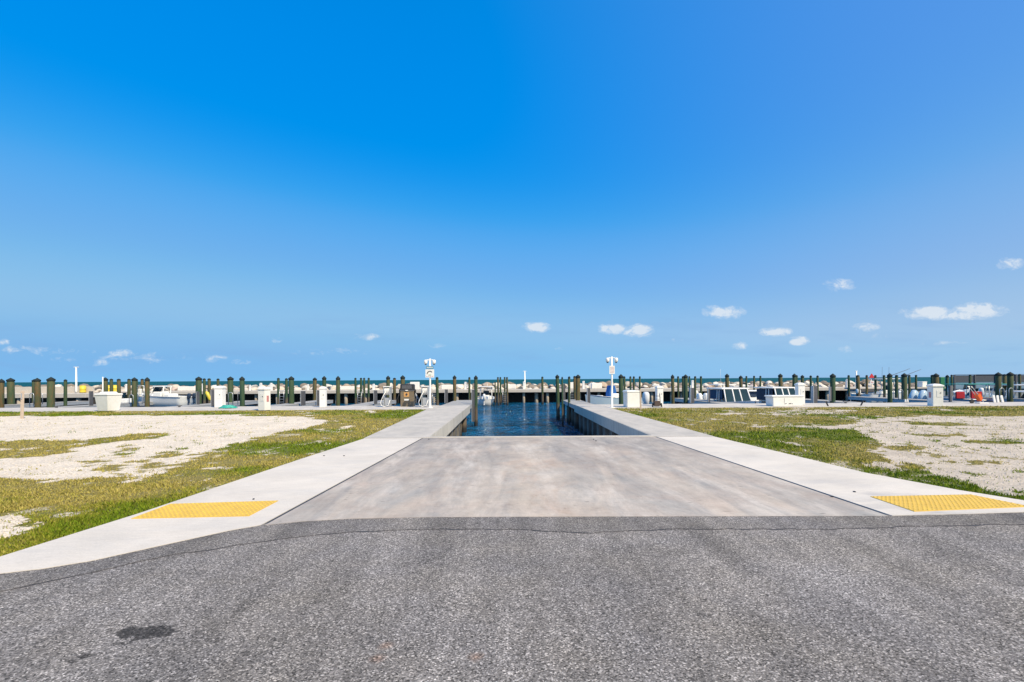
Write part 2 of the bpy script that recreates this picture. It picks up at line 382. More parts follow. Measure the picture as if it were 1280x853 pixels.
sky.sun_elevation = R(EL); sky.sun_rotation = math.atan2(SUN_H.x, SUN_H.y)
sky.altitude = 0; sky.air_density = 1.0; sky.dust_density = .35; sky.ozone_density = 4.0
# clear tropical air: the sky's own colours held to the range the camera recorded
EXPO = .3; K = 1 / (.1 * 2 ** EXPO)
sepc = N.new('ShaderNodeSeparateColor'); comb = N.new('ShaderNodeCombineColor'); L.new(sky.outputs[0], sepc.inputs[0])
for ch, pts in enumerate(([(0, 0), (1.05, .0), (1.3, .025), (1.6, .09), (1.9, .135), (2.4, .185), (2.9, .235), (3.6, .27), (5, .24), (7.8, .23), (10, .5)],
                          [(0, .1), (1.0, .2), (1.4, .25), (1.9, .29), (2.8, .40), (3.6, .445), (4.4, .5), (5.3, .53), (6.2, .525), (7.2, .495), (8.5, .46)],
                          [(0, .1), (2.0, .4), (2.45, .7), (2.8, .8), (3.6, .85), (4.6, .865), (6, .845), (7.5, .82), (8.6, .8), (10, .6)])):
    fc = N.new('ShaderNodeFloatCurve'); cv = fc.mapping.curves[0]
    while len(cv.points) < len(pts): cv.points.new(.5, .5)
    for p_, (a_, b_) in zip(cv.points, pts): p_.location = (a_ / 10, b_)
    fc.mapping.update()
    L.new(mathn(N, L, 'MULTIPLY', sepc.outputs[ch], .1), fc.inputs['Value'])
    L.new(mathn(N, L, 'MULTIPLY', fc.outputs[0], K), comb.inputs[ch])
# salt haze on the sunward side
tch = N.new('ShaderNodeTexCoord'); dh = N.new('ShaderNodeVectorMath'); dh.operation = 'DOT_PRODUCT'; L.new(tch.outputs['Generated'], dh.inputs[0]); dh.inputs[1].default_value = (SUN_H.x, SUN_H.y, 0)
hf = N.new('ShaderNodeMapRange'); hf.interpolation_type = 'SMOOTHSTEP'; L.new(dh.outputs['Value'], hf.inputs[0]); hf.inputs[1].default_value = -.75; hf.inputs[2].default_value = .12
hz = N.new('ShaderNodeVectorMath'); hz.operation = 'MULTIPLY_ADD'; L.new(hf.outputs[0], hz.inputs[0]); hz.inputs[1].default_value = (.098 * K, .035 * K, -.045 * K); L.new(comb.outputs[0], hz.inputs[2])
skyc = hz.outputs[0]
# distant clouds: directions on the sky (u = x/y, v = z/y)
tc = N.new('ShaderNodeTexCoord'); sx = N.new('ShaderNodeSeparateXYZ'); L.new(tc.outputs['Generated'], sx.inputs[0])
yy = mathn(N, L, 'MAXIMUM', sx.outputs[1], .02)
U = mathn(N, L, 'DIVIDE', sx.outputs[0], yy); V = mathn(N, L, 'DIVIDE', sx.outputs[2], yy)
uv = N.new('ShaderNodeCombineXYZ'); L.new(U, uv.inputs[0]); L.new(V, uv.inputs[1])
n_edge = noisen(N, L, mapn(N, L, uv.outputs[0], (1, 1.6, 1)), 30, 7, .66, .5)
n_fine = noisen(N, L, mapn(N, L, uv.outputs[0], (1, 1.5, 1)), 110, 4, .6)
CL = [(671, 409, 17, 7, 1.0), (768, 411, 20, 7, .9), (798, 413, 22, 8, .95), (908, 391, 26, 8, .95), (890, 386, 12, 5, .5), (1050, 358, 26, 9, .55), (970, 415, 20, 6, .85), (998, 426, 14, 6, .95),
      (925, 432, 12, 5, .7), (1083, 410, 17, 6, .75), (1165, 392, 38, 9, 1.0), (1225, 389, 34, 10, 1.0), (1195, 395, 50, 6, .9), (1265, 331, 20, 8, .6), (1055, 437, 14, 5, .5), (1100, 420, 20, 4, .2),
      (152, 442, 16, 5, .8), (5, 429, 9, 4, .7), (22, 438, 26, 5, .5), (120, 454, 18, 5, .4), (190, 451, 12, 5, .45), (268, 449, 18, 5, .45), (300, 453, 14, 4, .4), (455, 421, 20, 5, .45), (344, 425, 10, 4, .4), (540, 432, 20, 4, .22), (80, 450, 20, 4, .3), (1008, 380, 0.1, 0.1, 0), (1180, 430, 30, 4, .25), (60, 441, 70, 6, .32), (190, 446, 90, 6, .3), (420, 440, 60, 5, .25), (850, 424, 10, 4, .4), (700, 436, 8, 3, .4)]
den = 0.0
for (cx, cy, rx, ry, a) in CL:
    if a <= 0: continue
    u0 = (cx - HX) / F; v0 = (hor(cx) - cy) / F
    su, sv = F / (rx * 1.25), F / (ry * 1.25)
    vm = N.new('ShaderNodeVectorMath'); vm.operation = 'MULTIPLY_ADD'; L.new(uv.outputs[0], vm.inputs[0]); vm.inputs[1].default_value = (su, sv, 0); vm.inputs[2].default_value = (-u0 * su, -v0 * sv, 0)
    dt = N.new('ShaderNodeVectorMath'); dt.operation = 'DOT_PRODUCT'; L.new(vm.outputs[0], dt.inputs[0]); L.new(vm.outputs[0], dt.inputs[1])
    e = mathn(N, L, 'MULTIPLY_ADD', dt.outputs['Value'], -a, a)
    den = mathn(N, L, 'MAXIMUM', den, e)
cl = mathn(N, L, 'ADD', mathn(N, L, 'MULTIPLY_ADD', n_edge, 3.0, -1.6), mathn(N, L, 'MULTIPLY_ADD', n_fine, .5, -.25))
cl = mathn(N, L, 'ADD', mathn(N, L, 'MULTIPLY', den, 1.35), mathn(N, L, 'MULTIPLY', cl, mathn(N, L, 'MINIMUM', mathn(N, L, 'MULTIPLY', den, 4.0), 1.0)))
clf = rampn(N, L, cl, [(.2, 0.0), (.6, .24), (1.2, .74)])
w.cycles.sampling_method = 'MANUAL'; w.cycles.sample_map_resolution = 256
# faint grey-blue veils low over the sea
veil = rampn(N, L, noisen(N, L, mapn(N, L, uv.outputs[0], (1.3, 9, 1)), 3.2, 5, .6, .2), [(.5, 0.0), (.72, .35)])
veil = mathn(N, L, 'MULTIPLY', veil, rampn(N, L, V, [(.0, 0.0), (.03, 1.0), (.11, .7), (.17, 0.0)]))
skyc = mixc(N, L, veil, skyc, (1.75, 3.3, 5.9))
skyc = mixc(N, L, clf, skyc, (6.6, 7.0, 7.4))
L.new(skyc, bg.inputs['Color'])
sc.view_settings.view_transform = 'Standard'; sc.view_settings.look = 'None'; sc.view_settings.gamma = 1
sc.view_settings.exposure = EXPO; sc.view_settings.use_curve_mapping = False
sc.render.engine = 'CYCLES'; sc.cycles.max_bounces = 4; sc.cycles.diffuse_bounces = 2; sc.cycles.glossy_bounces = 2; sc.cycles.transmission_bounces = 1

# ------------------------------------------------------------------ numpy noise for the turf
def vnoise(x, y, seed=0):
    xi = np.floor(x).astype(np.int64); yi = np.floor(y).astype(np.int64); fx = x - xi; fy = y - yi
    fx = fx * fx * (3 - 2 * fx); fy = fy * fy * (3 - 2 * fy)
    def h(a, b):
        n = (a * 374761393 + b * 668265263 + seed * 974711) & 0xffffffff
        n = ((n ^ (n >> 13)) * 1274126177) & 0xffffffff
        return ((n ^ (n >> 16)) & 0xffff) / 65535.0
    return (h(xi, yi) * (1 - fx) + h(xi + 1, yi) * fx) * (1 - fy) + (h(xi, yi + 1) * (1 - fx) + h(xi + 1, yi + 1) * fx) * fy
def fbm(x, y, seed=0, o=4):
    t = 0; a = .5; s = 0
    for i in range(o):
        t = t + a * vnoise(x * 2 ** i, y * 2 ** i, seed + i * 17); s += a; a *= .55
    return t / s
def inside(px, py, poly):
    r = np.zeros(px.shape, bool); n = len(poly)
    for i in range(n):
        x1, y1 = poly[i]; x2, y2 = poly[(i + 1) % n]
        if y1 == y2: continue
        c = ((y1 > py) != (y2 > py)) & (px < (x2 - x1) * (py - y1) / (y2 - y1) + x1)
        r ^= c
    return r
def polyW(pts): return [G(*p) for p in pts]
def safeG(px, py): return G(px, py)
S1 = polyW([(-250, 523), (0, 521.5), (150, 519.8), (300, 518.3), (395, 522), (411, 528), (380, 534), (337, 543), (320, 552), (270, 560), (222, 572), (234, 583), (200, 592), (169, 597), (121, 599), (70, 597), (0, 598), (-250, 612)])
I1 = polyW([(-60, 553), (0, 553), (60, 550), (110, 551), (195, 541), (198, 545), (170, 549), (130, 554), (60, 569), (0, 573), (-60, 574)])
T1 = polyW([(150, 556), (222, 560), (240, 566), (225, 590), (150, 600), (110, 585)])
S2 = polyW([(1010, 532.5), (1060, 531), (1085, 524), (1130, 521), (1280, 521.5), (1600, 523), (1600, 650), (1280, 620), (1235, 603), (1195, 594), (1150, 582), (1120, 571), (1085, 548), (1070, 536), (1012, 535)])
S3 = polyW([(955, 514), (1010, 511.5), (1068, 512.5), (1050, 517), (975, 519), (948, 517)])
S5 = polyW([(893, 517.2), (912, 516), (940, 517), (915, 520)])
GR = polyW([(-80, 640), (-5, 655), (25, 638), (55, 642), (50, 650), (20, 660), (35, 668), (18, 676), (-60, 690)])
EL_I2 = [G(1230, 581) + (.75, .22), G(1255, 554) + (.7, .3), G(1170, 530) + (.8, .6), G(1180, 545) + (.6, .3), G(1150, 560) + (.7, .3)]
def grassness(X, Y):
    wx = X + (fbm(X * 1.1, Y * 1.1, 3) - .5) * 1.3 + (fbm(X * 5, Y * 5, 5) - .5) * .35
    wy = Y + (fbm(X * 1.1, Y * 1.1, 9) - .5) * (.35 + Y * .055) + (fbm(X * 5, Y * 5, 12) - .5) * .3
    g = np.ones(X.shape)
    patch = fbm(X * .9, Y * .9, 21, 5); fine = fbm(X * 3.5, Y * 3.5, 33, 4)
    s = inside(wx, wy, S1)
    g[s] = 0
    g[s & (fine > .68)] = .35
    t = inside(wx, wy, T1); g[t & s] = np.where(fine[t & s] > .52, .6, 0)
    i = inside(wx, wy, I1); g[i] = np.where(fine[i] > .3, .9, .3)
    s = inside(wx, wy, S2); g[s] = np.where(fine[s] > .63, .5, .04)
    for (cx, cy, rx, ry) in EL_I2:
        i = ((wx - cx) / rx) ** 2 + ((wy - cy) / ry) ** 2 < 1; g[i & (fine > .35)] = .75
    s = inside(wx, wy, S3); g[s] = np.where(fine[s] > .56, .7, .05)
    s = inside(wx, wy, S5); g[s] = .15
    s = inside(wx, wy, GR); g[s] = .08
    g = np.where((g > .3) & (fbm(X * 1.7 + 9, Y * 1.2, 88, 5) > .7), .22, g)
    # thin spots through the lawn
    g = np.where((g > .9) & (fine * .6 + patch * .4 < .40), .4, g)
    return np.clip(g, 0, 1)
def lush(X, Y):
    """0 straw coloured .. 1 fresh green"""
    a = fbm(X * .55, Y * .55, 41, 4)
    near = np.exp(-((X + 4.8) / 1.6) ** 2) * np.exp(-((Y - 10.0) / 4.5) ** 2) + np.exp(-((X - 6.6) / 1.8) ** 2) * np.exp(-((Y - 13) / 5) ** 2) * .45
    return np.clip((a - .5) * 3.4 + near * .5 + .3, 0, 1)

# ------------------------------------------------------------------ ground
QF, QB = 24.35, 27.9           # quay front and back edge
SLY = 12.28                    # end of the ramp slab, start of the slipway
xs = np.concatenate([[-140, -100, -70, -55, -45], np.arange(-38, -12, .25), np.arange(-12, -3.0, .1), [-3.0, 4.4], np.arange(4.5, 13, .1), np.arange(13, 38, .25), [45, 55, 70, 100, 140]])
ys = np.concatenate([[-60, -30, -12, -4, 0, 2], np.arange(3, 12.3, .1), [12.35], np.arange(12.5, 24.3, .16), [24.5]])
gx, gy = np.meshgrid(xs, ys)
gz = -.012 + (fbm(gx * 2.0, gy * 2.0, 50, 3) - .5) * .03 + (fbm(gx * 8, gy * 8, 51, 2) - .5) * .012
gm = grassness(gx, gy); gl = lush(gx, gy)
gz = gz - .012 + gm * .012
under = (gx > -4.6) & (gx < 6.3) | (gy < 3.2); gz[under] = -.03
vs = np.stack([gx.ravel(), gy.ravel(), gz.ravel()], 1)
nx, ny = len(xs), len(ys); fs = []
for j in range(ny - 1):
    for i in range(nx - 1):
        if xs[i] >= -3.01 and xs[i + 1] <= 4.41 and ys[j] >= 12.34: continue
        fs.append((j * nx + i, j * nx + i + 1, (j + 1) * nx + i + 1, (j + 1) * nx + i))
me = bpy.data.meshes.new('ground'); me.from_pydata(vs.tolist(), [], fs)
at = me.color_attributes.new('turf', 'FLOAT_COLOR', 'POINT')
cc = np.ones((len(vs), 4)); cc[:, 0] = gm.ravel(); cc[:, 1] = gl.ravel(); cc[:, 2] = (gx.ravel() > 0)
at.data.foreach_set('color', cc.ravel())
me.polygons.foreach_set('use_smooth', [True] * len(fs))
def ground_mat():
    m = bpy.data.materials.new('sandy_turf'); nt, N, L, b = nodes(m)
    tc = N.new('ShaderNodeTexCoord'); P = tc.outputs['Object']
    a = N.new('ShaderNodeAttribute'); a.attribute_name = 'turf'; sp = N.new('ShaderNodeSeparateColor'); L.new(a.outputs['Color'], sp.inputs[0])
    n1 = noisen(N, L, P, 22, 6, .72); n2 = noisen(N, L, P, 1.2, 5, .6); n3 = noisen(N, L, P, 70, 3, .7)
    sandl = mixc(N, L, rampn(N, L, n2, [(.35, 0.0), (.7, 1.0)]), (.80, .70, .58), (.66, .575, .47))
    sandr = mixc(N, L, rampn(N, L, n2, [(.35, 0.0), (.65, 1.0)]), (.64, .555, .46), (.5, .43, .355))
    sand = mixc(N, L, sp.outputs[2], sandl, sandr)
    sand = mixc(N, L, rampn(N, L, n1, [(.56, 0.0), (.72, .6)]), sand, (.27, .24, .19))
    vo = N.new('ShaderNodeTexVoronoi'); vo.inputs['Scale'].default_value = 45; L.new(P, vo.inputs['Vector'])
    s2 = N.new('ShaderNodeSeparateColor'); L.new(vo.outputs['Color'], s2.inputs[0])
    sand = mixc(N, L, 1.0, sand, rampn(N, L, s2.outputs[0], [(0, .68), (.3, .95), (.8, 1.06), (1, 1.25)]), 'MULTIPLY')
    soil = mixc(N, L, rampn(N, L, n1, [(.35, 0.0), (.65, 1.0)]), (.3, .24, .1), (.17, .155, .045))
    soil = mixc(N, L, sp.outputs[1], soil, (.13, .15, .035))
    f = rampn(N, L, mathn(N, L, 'ADD', sp.outputs[0], mathn(N, L, 'MULTIPLY_ADD', n1, .9, -.45)), [(.3, 0.0), (.55, 1.0)])
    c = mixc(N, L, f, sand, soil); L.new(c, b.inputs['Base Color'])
    b.inputs['Roughness'].default_value = .95; b.inputs['Specular IOR Level'].default_value = .15
    bp = N.new('ShaderNodeBump'); bp.inputs['Strength'].default_value = .8; bp.inputs['Distance'].default_value = .02
    L.new(mathn(N, L, 'ADD', n1, mathn(N, L, 'MULTIPLY', n3, .5)), bp.inputs['Height']); L.new(bp.outputs[0], b.inputs['Normal'])
    return m
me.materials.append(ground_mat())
g_o = bpy.data.objects.new('ground', me); COL.objects.link(g_o); struct(g_o)

# ---- road edge
edge_px = [(0, 718), (60, 711), (120, 701), (180, 687.5), (240, 674), (290, 663), (332, 656), (380, 651.5), (440, 648), (540, 646), (640, 645.5), (800, 645), (960, 645), (1108, 645), (1200, 643.2), (1280, 641)]
def wob(pts, amp, step, seed):
    out = []
    for a, b in zip(pts, pts[1:]):
        n = max(1, int(math.dist(a, b) / step))
        for k in range(n):
            t = k / n; x = a[0] + (b[0] - a[0]) * t; y = a[1] + (b[1] - a[1]) * t
            out.append((x, y + (float(fbm(np.array([x * 7.0]), np.array([y * 7.0]), seed, 3)[0]) - .5) * amp))
    out.append(pts[-1]); return out
edge = [G(*p) for p in edge_px]
edgeL = [(-45, -9), (-22, -3.2), (-11, .9), (-7, 2.5), (-5.2, 3.25)]; edgeR = [(7.5, 5.33), (12, 5.2), (45, 4.4)]
road_edge = wob(edgeL + edge + edgeR, .035, .06, 61)
mb = MB(); mb.prism(road_edge + [(45, -20), (-45, -20)], -.06, .004)
struct(mb.build('road', asph))
seam_px = [(0, 742), (60, 729), (120, 716), (215, 695), (290, 684), (350, 675), (400, 669), (450, 664.5), (540, 662.5), (640, 662), (740, 667), (790, 664), (840, 662), (1040, 662.5), (1160, 659), (1280, 657)]
seam = wob([(-11, .35), (-7, 1.95), (-5.2, 2.8)] + [G(*p) for p in seam_px] + [(7.5, 4.7), (12, 4.6), (45, 3.8)], .07, .05, 77)
re2 = [p for p in road_edge if p[0] >= -11]
mb = MB(); mb.prism(re2 + seam[::-1], -.02, .009)
struct(mb.build('asphalt_seam', asph2))
mb = MB(); crack = [(x, y) for x, y in seam if -5 < x < 7]
crackw = [(x, y - .006 - .014 * abs(math.sin(x * 3.1) * math.sin(x * 7.7))) for x, y in crack]
mb.prism(crack + crackw[::-1], -.01, .0068); struct(mb.build('road_crack', markdark))

# ---- concrete
RL = 3.64; LL = -2.28           # faces of the right and left dock on the slip
JL0 = G(332, 656); JR0 = G(1108, 645); JL1 = (LL - .01, SLY); JR1 = (RL + .02, SLY)
def lerp(a, b, t): return (a[0] + (b[0] - a[0]) * t, a[1] + (b[1] - a[1]) * t)
mid_edge = [p for p in edge if JL0[0] < p[0] < JR0[0]]
gap = .022
mb = MB()
mb.prism([(JL0[0] + gap, JL0[1] - .05)] + [(p[0], p[1] - .05) for p in mid_edge] + [(JR0[0] - gap, JR0[1] - .05), (JR1[0] - gap, JR1[1]), (JL1[0] + gap, JL1[1])], -.2, .012)
struct(mb.build('boat_ramp', c_ramp))
# slipway going down into the water, with the low lip at its head
mb = MB(); mb.add([(LL, SLY, .0), (RL, SLY, .0), (RL, 27, -3.0), (LL, 27, -3.0), (LL, SLY, -.3), (RL, SLY, -.3)], [(0, 1, 2, 3), (4, 5, 1, 0)])
struct(mb.build('slipway', c_fascia))
mb = MB(); mb.box(((LL + RL) / 2, SLY + .09, -.02), (RL - LL - .01, .15, .1), bevel=.012); struct(mb.build('slipway_lip', c_dock))
mb = MB()
for a_, b_ in ((JL0, JL1), (JR0, JR1)): mb.prism([(a_[0] - .06, a_[1] + .0), (a_[0] + .06, a_[1] + .0), (b_[0] + .06, b_[1] - .01), (b_[0] - .06, b_[1] - .01)], -.02, .006)
mb.prism([(-3.8, SLY - .06), (LL - .07, SLY - .06), (LL - .07, SLY), (-3.8, SLY)], -.02, .006); mb.prism([(RL + .09, SLY - .06), (5.14, SLY - .06), (5.14, SLY), (RL + .09, SLY)], -.02, .006); struct(mb.build('joint_filler', markdark))
# walkways either side of the ramp
lw = [(-3.78, SLY - .03), (-4.02, 9), (-4.1, 7.6), (-4.22, 5.4), (-4.38, 4.05), (-4.6, 3.45)]
le = [p for p in edge if p[0] < JL0[0] - .03]
mb = MB(); mb.prism([(JL1[0] - gap, SLY - .03)] + lw + [(-4.7, 3.1)] + [(p[0], p[1] - .05) for p in le] + [(JL0[0] - gap, JL0[1] - .05)], -.2, .014)
struct(mb.build('left_pavement', c_walk))
rw = [(5.14, SLY - .03), (5.36, 9.6), (5.5, 7.5), (5.86, 6.3), (6.15, 5.72), (6.9, 5.45), (9, 5.3)]
re_ = [p for p in edge if p[0] > JR0[0] + .05] + [(7.5, 5.33), (9, 5.27)]
mb = MB(); mb.prism([(JR1[0] + gap, SLY - .03)] + rw + [(p[0], p[1] - .05) for p in re_[::-1]] + [(JR0[0] + gap, JR0[1] - .05)], -.2, .014)
struct(mb.build('right_pavement', c_walk))

# ---- water
def grid_plane(name, x0, x1, y0, y1, z, m):
    b = MB(); b.add([(x0, y0, z), (x1, y0, z), (x1, y1, z), (x0, y1, z)], [(0, 1, 2, 3)]); return struct(b.build(name, m))
WL = -1.45
grid_plane('basin_water', -400, 400, 11, 66, WL, water_basin)
grid_plane('sea', -9000, 9000, 66, 16000, WL, water_sea)

# ------------------------------------------------------------------ docks
def corrugated(x, y0, y1, z0, z1, side, p=.6, dp=.28):
    b = MB(); pts = []; y = y0; k = 0
    while y < y1:
        for dy, d in ((0, 0), (.34 * p, 0), (.42 * p, dp), (.88 * p, dp), (p * .999, 0)):
            pts.append((x + side * d, min(y + dy, y1)))
        y += p
    vs = [(px, py, z0) for px, py in pts] + [(px, py, z1) for px, py in pts]; n = len(pts)
    b.add(vs, [(i, i + 1, i + 1 + n, i + n) for i in range(n - 1)]); return b
d = thing('concrete_dock', (0, 0, 0), 0, 'pale concrete dock with a sunlit stained face, left of the boat ramp', 'dock'); DL = d
mb = MB(); mb.prism([(-3.8, SLY + .01), (LL + .1, SLY + .01), (-2.45, 27.6), (-4.25, 27.6), (-4.25, QB), (-4.3, QB), (-4.3, 24.3)], -.12, .018); mb.build('deck', c_dock, d)
mb = MB(); mb.prism([(LL + .1, SLY + .01), (LL + .13, SLY + .01), (-2.42, 27.62), (-4.25, 27.62), (-4.25, 27.6), (-2.45, 27.6)], -.4, .012)
mb.prism([(LL - .25, SLY + .01), (LL + .1, SLY + .01), (-2.45, 27.6), (-2.9, 27.6)], -.4, -.13); mb.build('edge_beam', c_fascia, d)
corrugated(LL - .12, SLY + .2, 22.6, -3, -.38, -1, 1.3, .4).build('sheet_pile_wall', sheetm, d)
d = thing('concrete_dock', (0, 0, 0), 0, 'pale concrete dock with a shaded face over dark sheet piling, right of the boat ramp', 'dock')
mb = MB(); mb.prism([(RL, SLY + .01), (5.15, SLY + .01), (5.0, 24.3), (5.0, QB), (4.95, 27.9), (RL + .0, 27.9)], -.12, .018); mb.build('deck', c_dock, d)
mb = MB(); mb.prism([(RL - .03, SLY + .01), (RL, SLY + .01), (RL, 27.9), (RL - .03, 27.9)], -.4, .012)
mb.prism([(RL, SLY + .01), (RL + .35, SLY + .01), (RL + .35, 27.9), (RL, 27.9)], -.4, -.13); mb.build('edge_beam', c_fascia, d)
corrugated(RL + .12, SLY + .2, 27.4, -3, -.38, 1, 1.4, .5).build('sheet_pile_wall', sheetm, d)

for (xx, yy_, rr) in ((-2.72, 26.9, .17), (-3.3, 27.3, .17), (-2.75, 24.8, .15), (-4.0, 26.9, .17), (-2.75, 23.0, .15)):
    b = MB(); b.lathe([(rr * 1.1, -3), (rr, -1.2), (rr * .95, -.39)], (xx, yy_, 0), 10); b.build('support', pile_m, DL)
for (xx, yy_, rr) in ((3.85, 28.6, .17), (3.9, 30.2, .17), (3.85, 32.5, .17), (4.6, 29.5, .17), (4.6, 32, .17)):
    b = MB(); b.lathe([(rr * 1.1, -3), (rr, -1.2), (rr * .95, -.32)], (xx, yy_, 0), 10); b.build('support', pile_m, d)
def plank_dock(x0, x1, y0, y1, z, label, cat='pier', name='finger_pier', group='finger piers running out from the quay', piles=True):
    d = thing(name, ((x0 + x1) / 2, y0, z), 0, label, cat, group)
    wd = x1 - x0; ln = y1 - y0
    b = MB(); y = .0
    while y < ln:
        b.box((0, y + .07, -.02), (wd, .132, .04)); y += .14
    b.build('planking', wood_grey, d)
    for s in (-1, 1):
        b = MB(); b.box((s * (wd / 2 - .04), ln / 2, -.14), (.07, ln, .2)); b.build('side_beam', galv, d)
    for k in range(3):
        b = MB(); yy_ = ln * (.25 + .36 * k)
        b.box((0, yy_, -.3), (wd - .1, .14, .16)); b.build('cross_beam', darkpost, d)
    if piles:
        for yk in (.98,):
            for s in (-1, 1):
                b = MB(); b.tube([(s * (wd / 2 - .15), ln * yk - .1, -3), (s * (wd / 2 - .15), ln * yk - .1, -.24)], .09, 8); b.build('support', darkpost, d)
    return d
plank_dock(-4.2, -2.5, 27.65, 35.5, -.02, 'grey planked extension at the seaward end of the left concrete dock', name='planked_pier')
plank_dock(RL, 4.9, 27.95, 35.5, -.02, 'grey planked extension at the seaward end of the right concrete dock', name='planked_pier')

# ---- quay: runs across behind the grass, split by the slip
mb = MB(); mb.prism([(-75, QF), (-4.32, QF), (-4.28, QB), (-75, QB)], -.5, .016)
struct(mb.build('left_quay', c_quay))
mb = MB(); mb.prism([(5.02, QF), (75, QF), (75, QB), (5.02, QB)], -.5, .016)
struct(mb.build('right_quay', c_quay))
b = corrugated(0, 0, 70.5, -3, -.45, -1)
for nm, x0 in (('quay_wall', -75), ('quay_wall', 5.1)):
    bb = MB(); bb.add([(x0 + v[1], QB - .15 + v[0], v[2]) for v in b.v], b.f)
    o = bb.build(nm, sheetm); tag(o, 'steel sheet piling under the quay %s of the ramp' % ('left' if x0 < 0 else 'right'), 'quay wall')

# ------------------------------------------------------------------ landmarks for the labels
LM = [(27, 'the tan wooden stake'), (129, 'the tapered dock box'), (207, 'the white open boat'), (275, 'the hose pedestal'), (330, 'the red-marked pedestal'), (404, 'the slim pedestal'),
      (508, 'the fuel dispenser'), (538, 'the two-sign post'), (608, 'the boat beyond the slip'), (656, 'the central light pole'), (765, 'the one-sign post'), (790, 'the white cabinet'), (824, 'the hand truck'),
      (915, 'the blue-curtained boat'), (985, 'the long white dock box'), (1089, 'the red marker board'), (1168, 'the corner pedestal'), (1223, 'the orange cart'), (1248, 'the leaning boards')]
ALLP = []
def ordn(n): return {1: 'first', 2: 'second', 3: 'third', 4: 'fourth', 5: 'fifth', 6: 'sixth', 7: 'seventh', 8: 'eighth'}.get(n, '%dth' % n)

# ------------------------------------------------------------------ piles
def make_pile(r, taper, cone):
    root = thing('mooring_pile', (0, 0, -3.2), 0, 'x', 'mooring pile', 'green mooring piles around the marina')
    prof = [(r * 1.06, 0), (r * 1.05, 1.6), (r * 1.0, 2.6), (r * .985, 3.6), (r * taper, 4.84)]
    b = MB(); b.lathe(prof, n=12); b.build('shaft', pile_m, root)
    b = MB()
    if cone: b.lathe([(r * taper * 1.14, 4.76), (r * taper * 1.17, 4.84), (r * taper * 1.12, 4.86), (r * .02, 5.0)], n=12)
    else: b.lathe([(r * taper * 1.06, 4.9), (r * taper * 1.1, 4.94), (r * taper * 1.0, 4.975), (r * .3, 5.0)], n=12)
    if not cone:
        b.v = [(x, y, z - .06 if z < 4.98 else z - .02) for x, y, z in b.v]
    b.build('cap', capm, root); return root
protoC = make_pile(.5, .96, True); protoF = make_pile(.5, .94, False); used = {True: False, False: False}
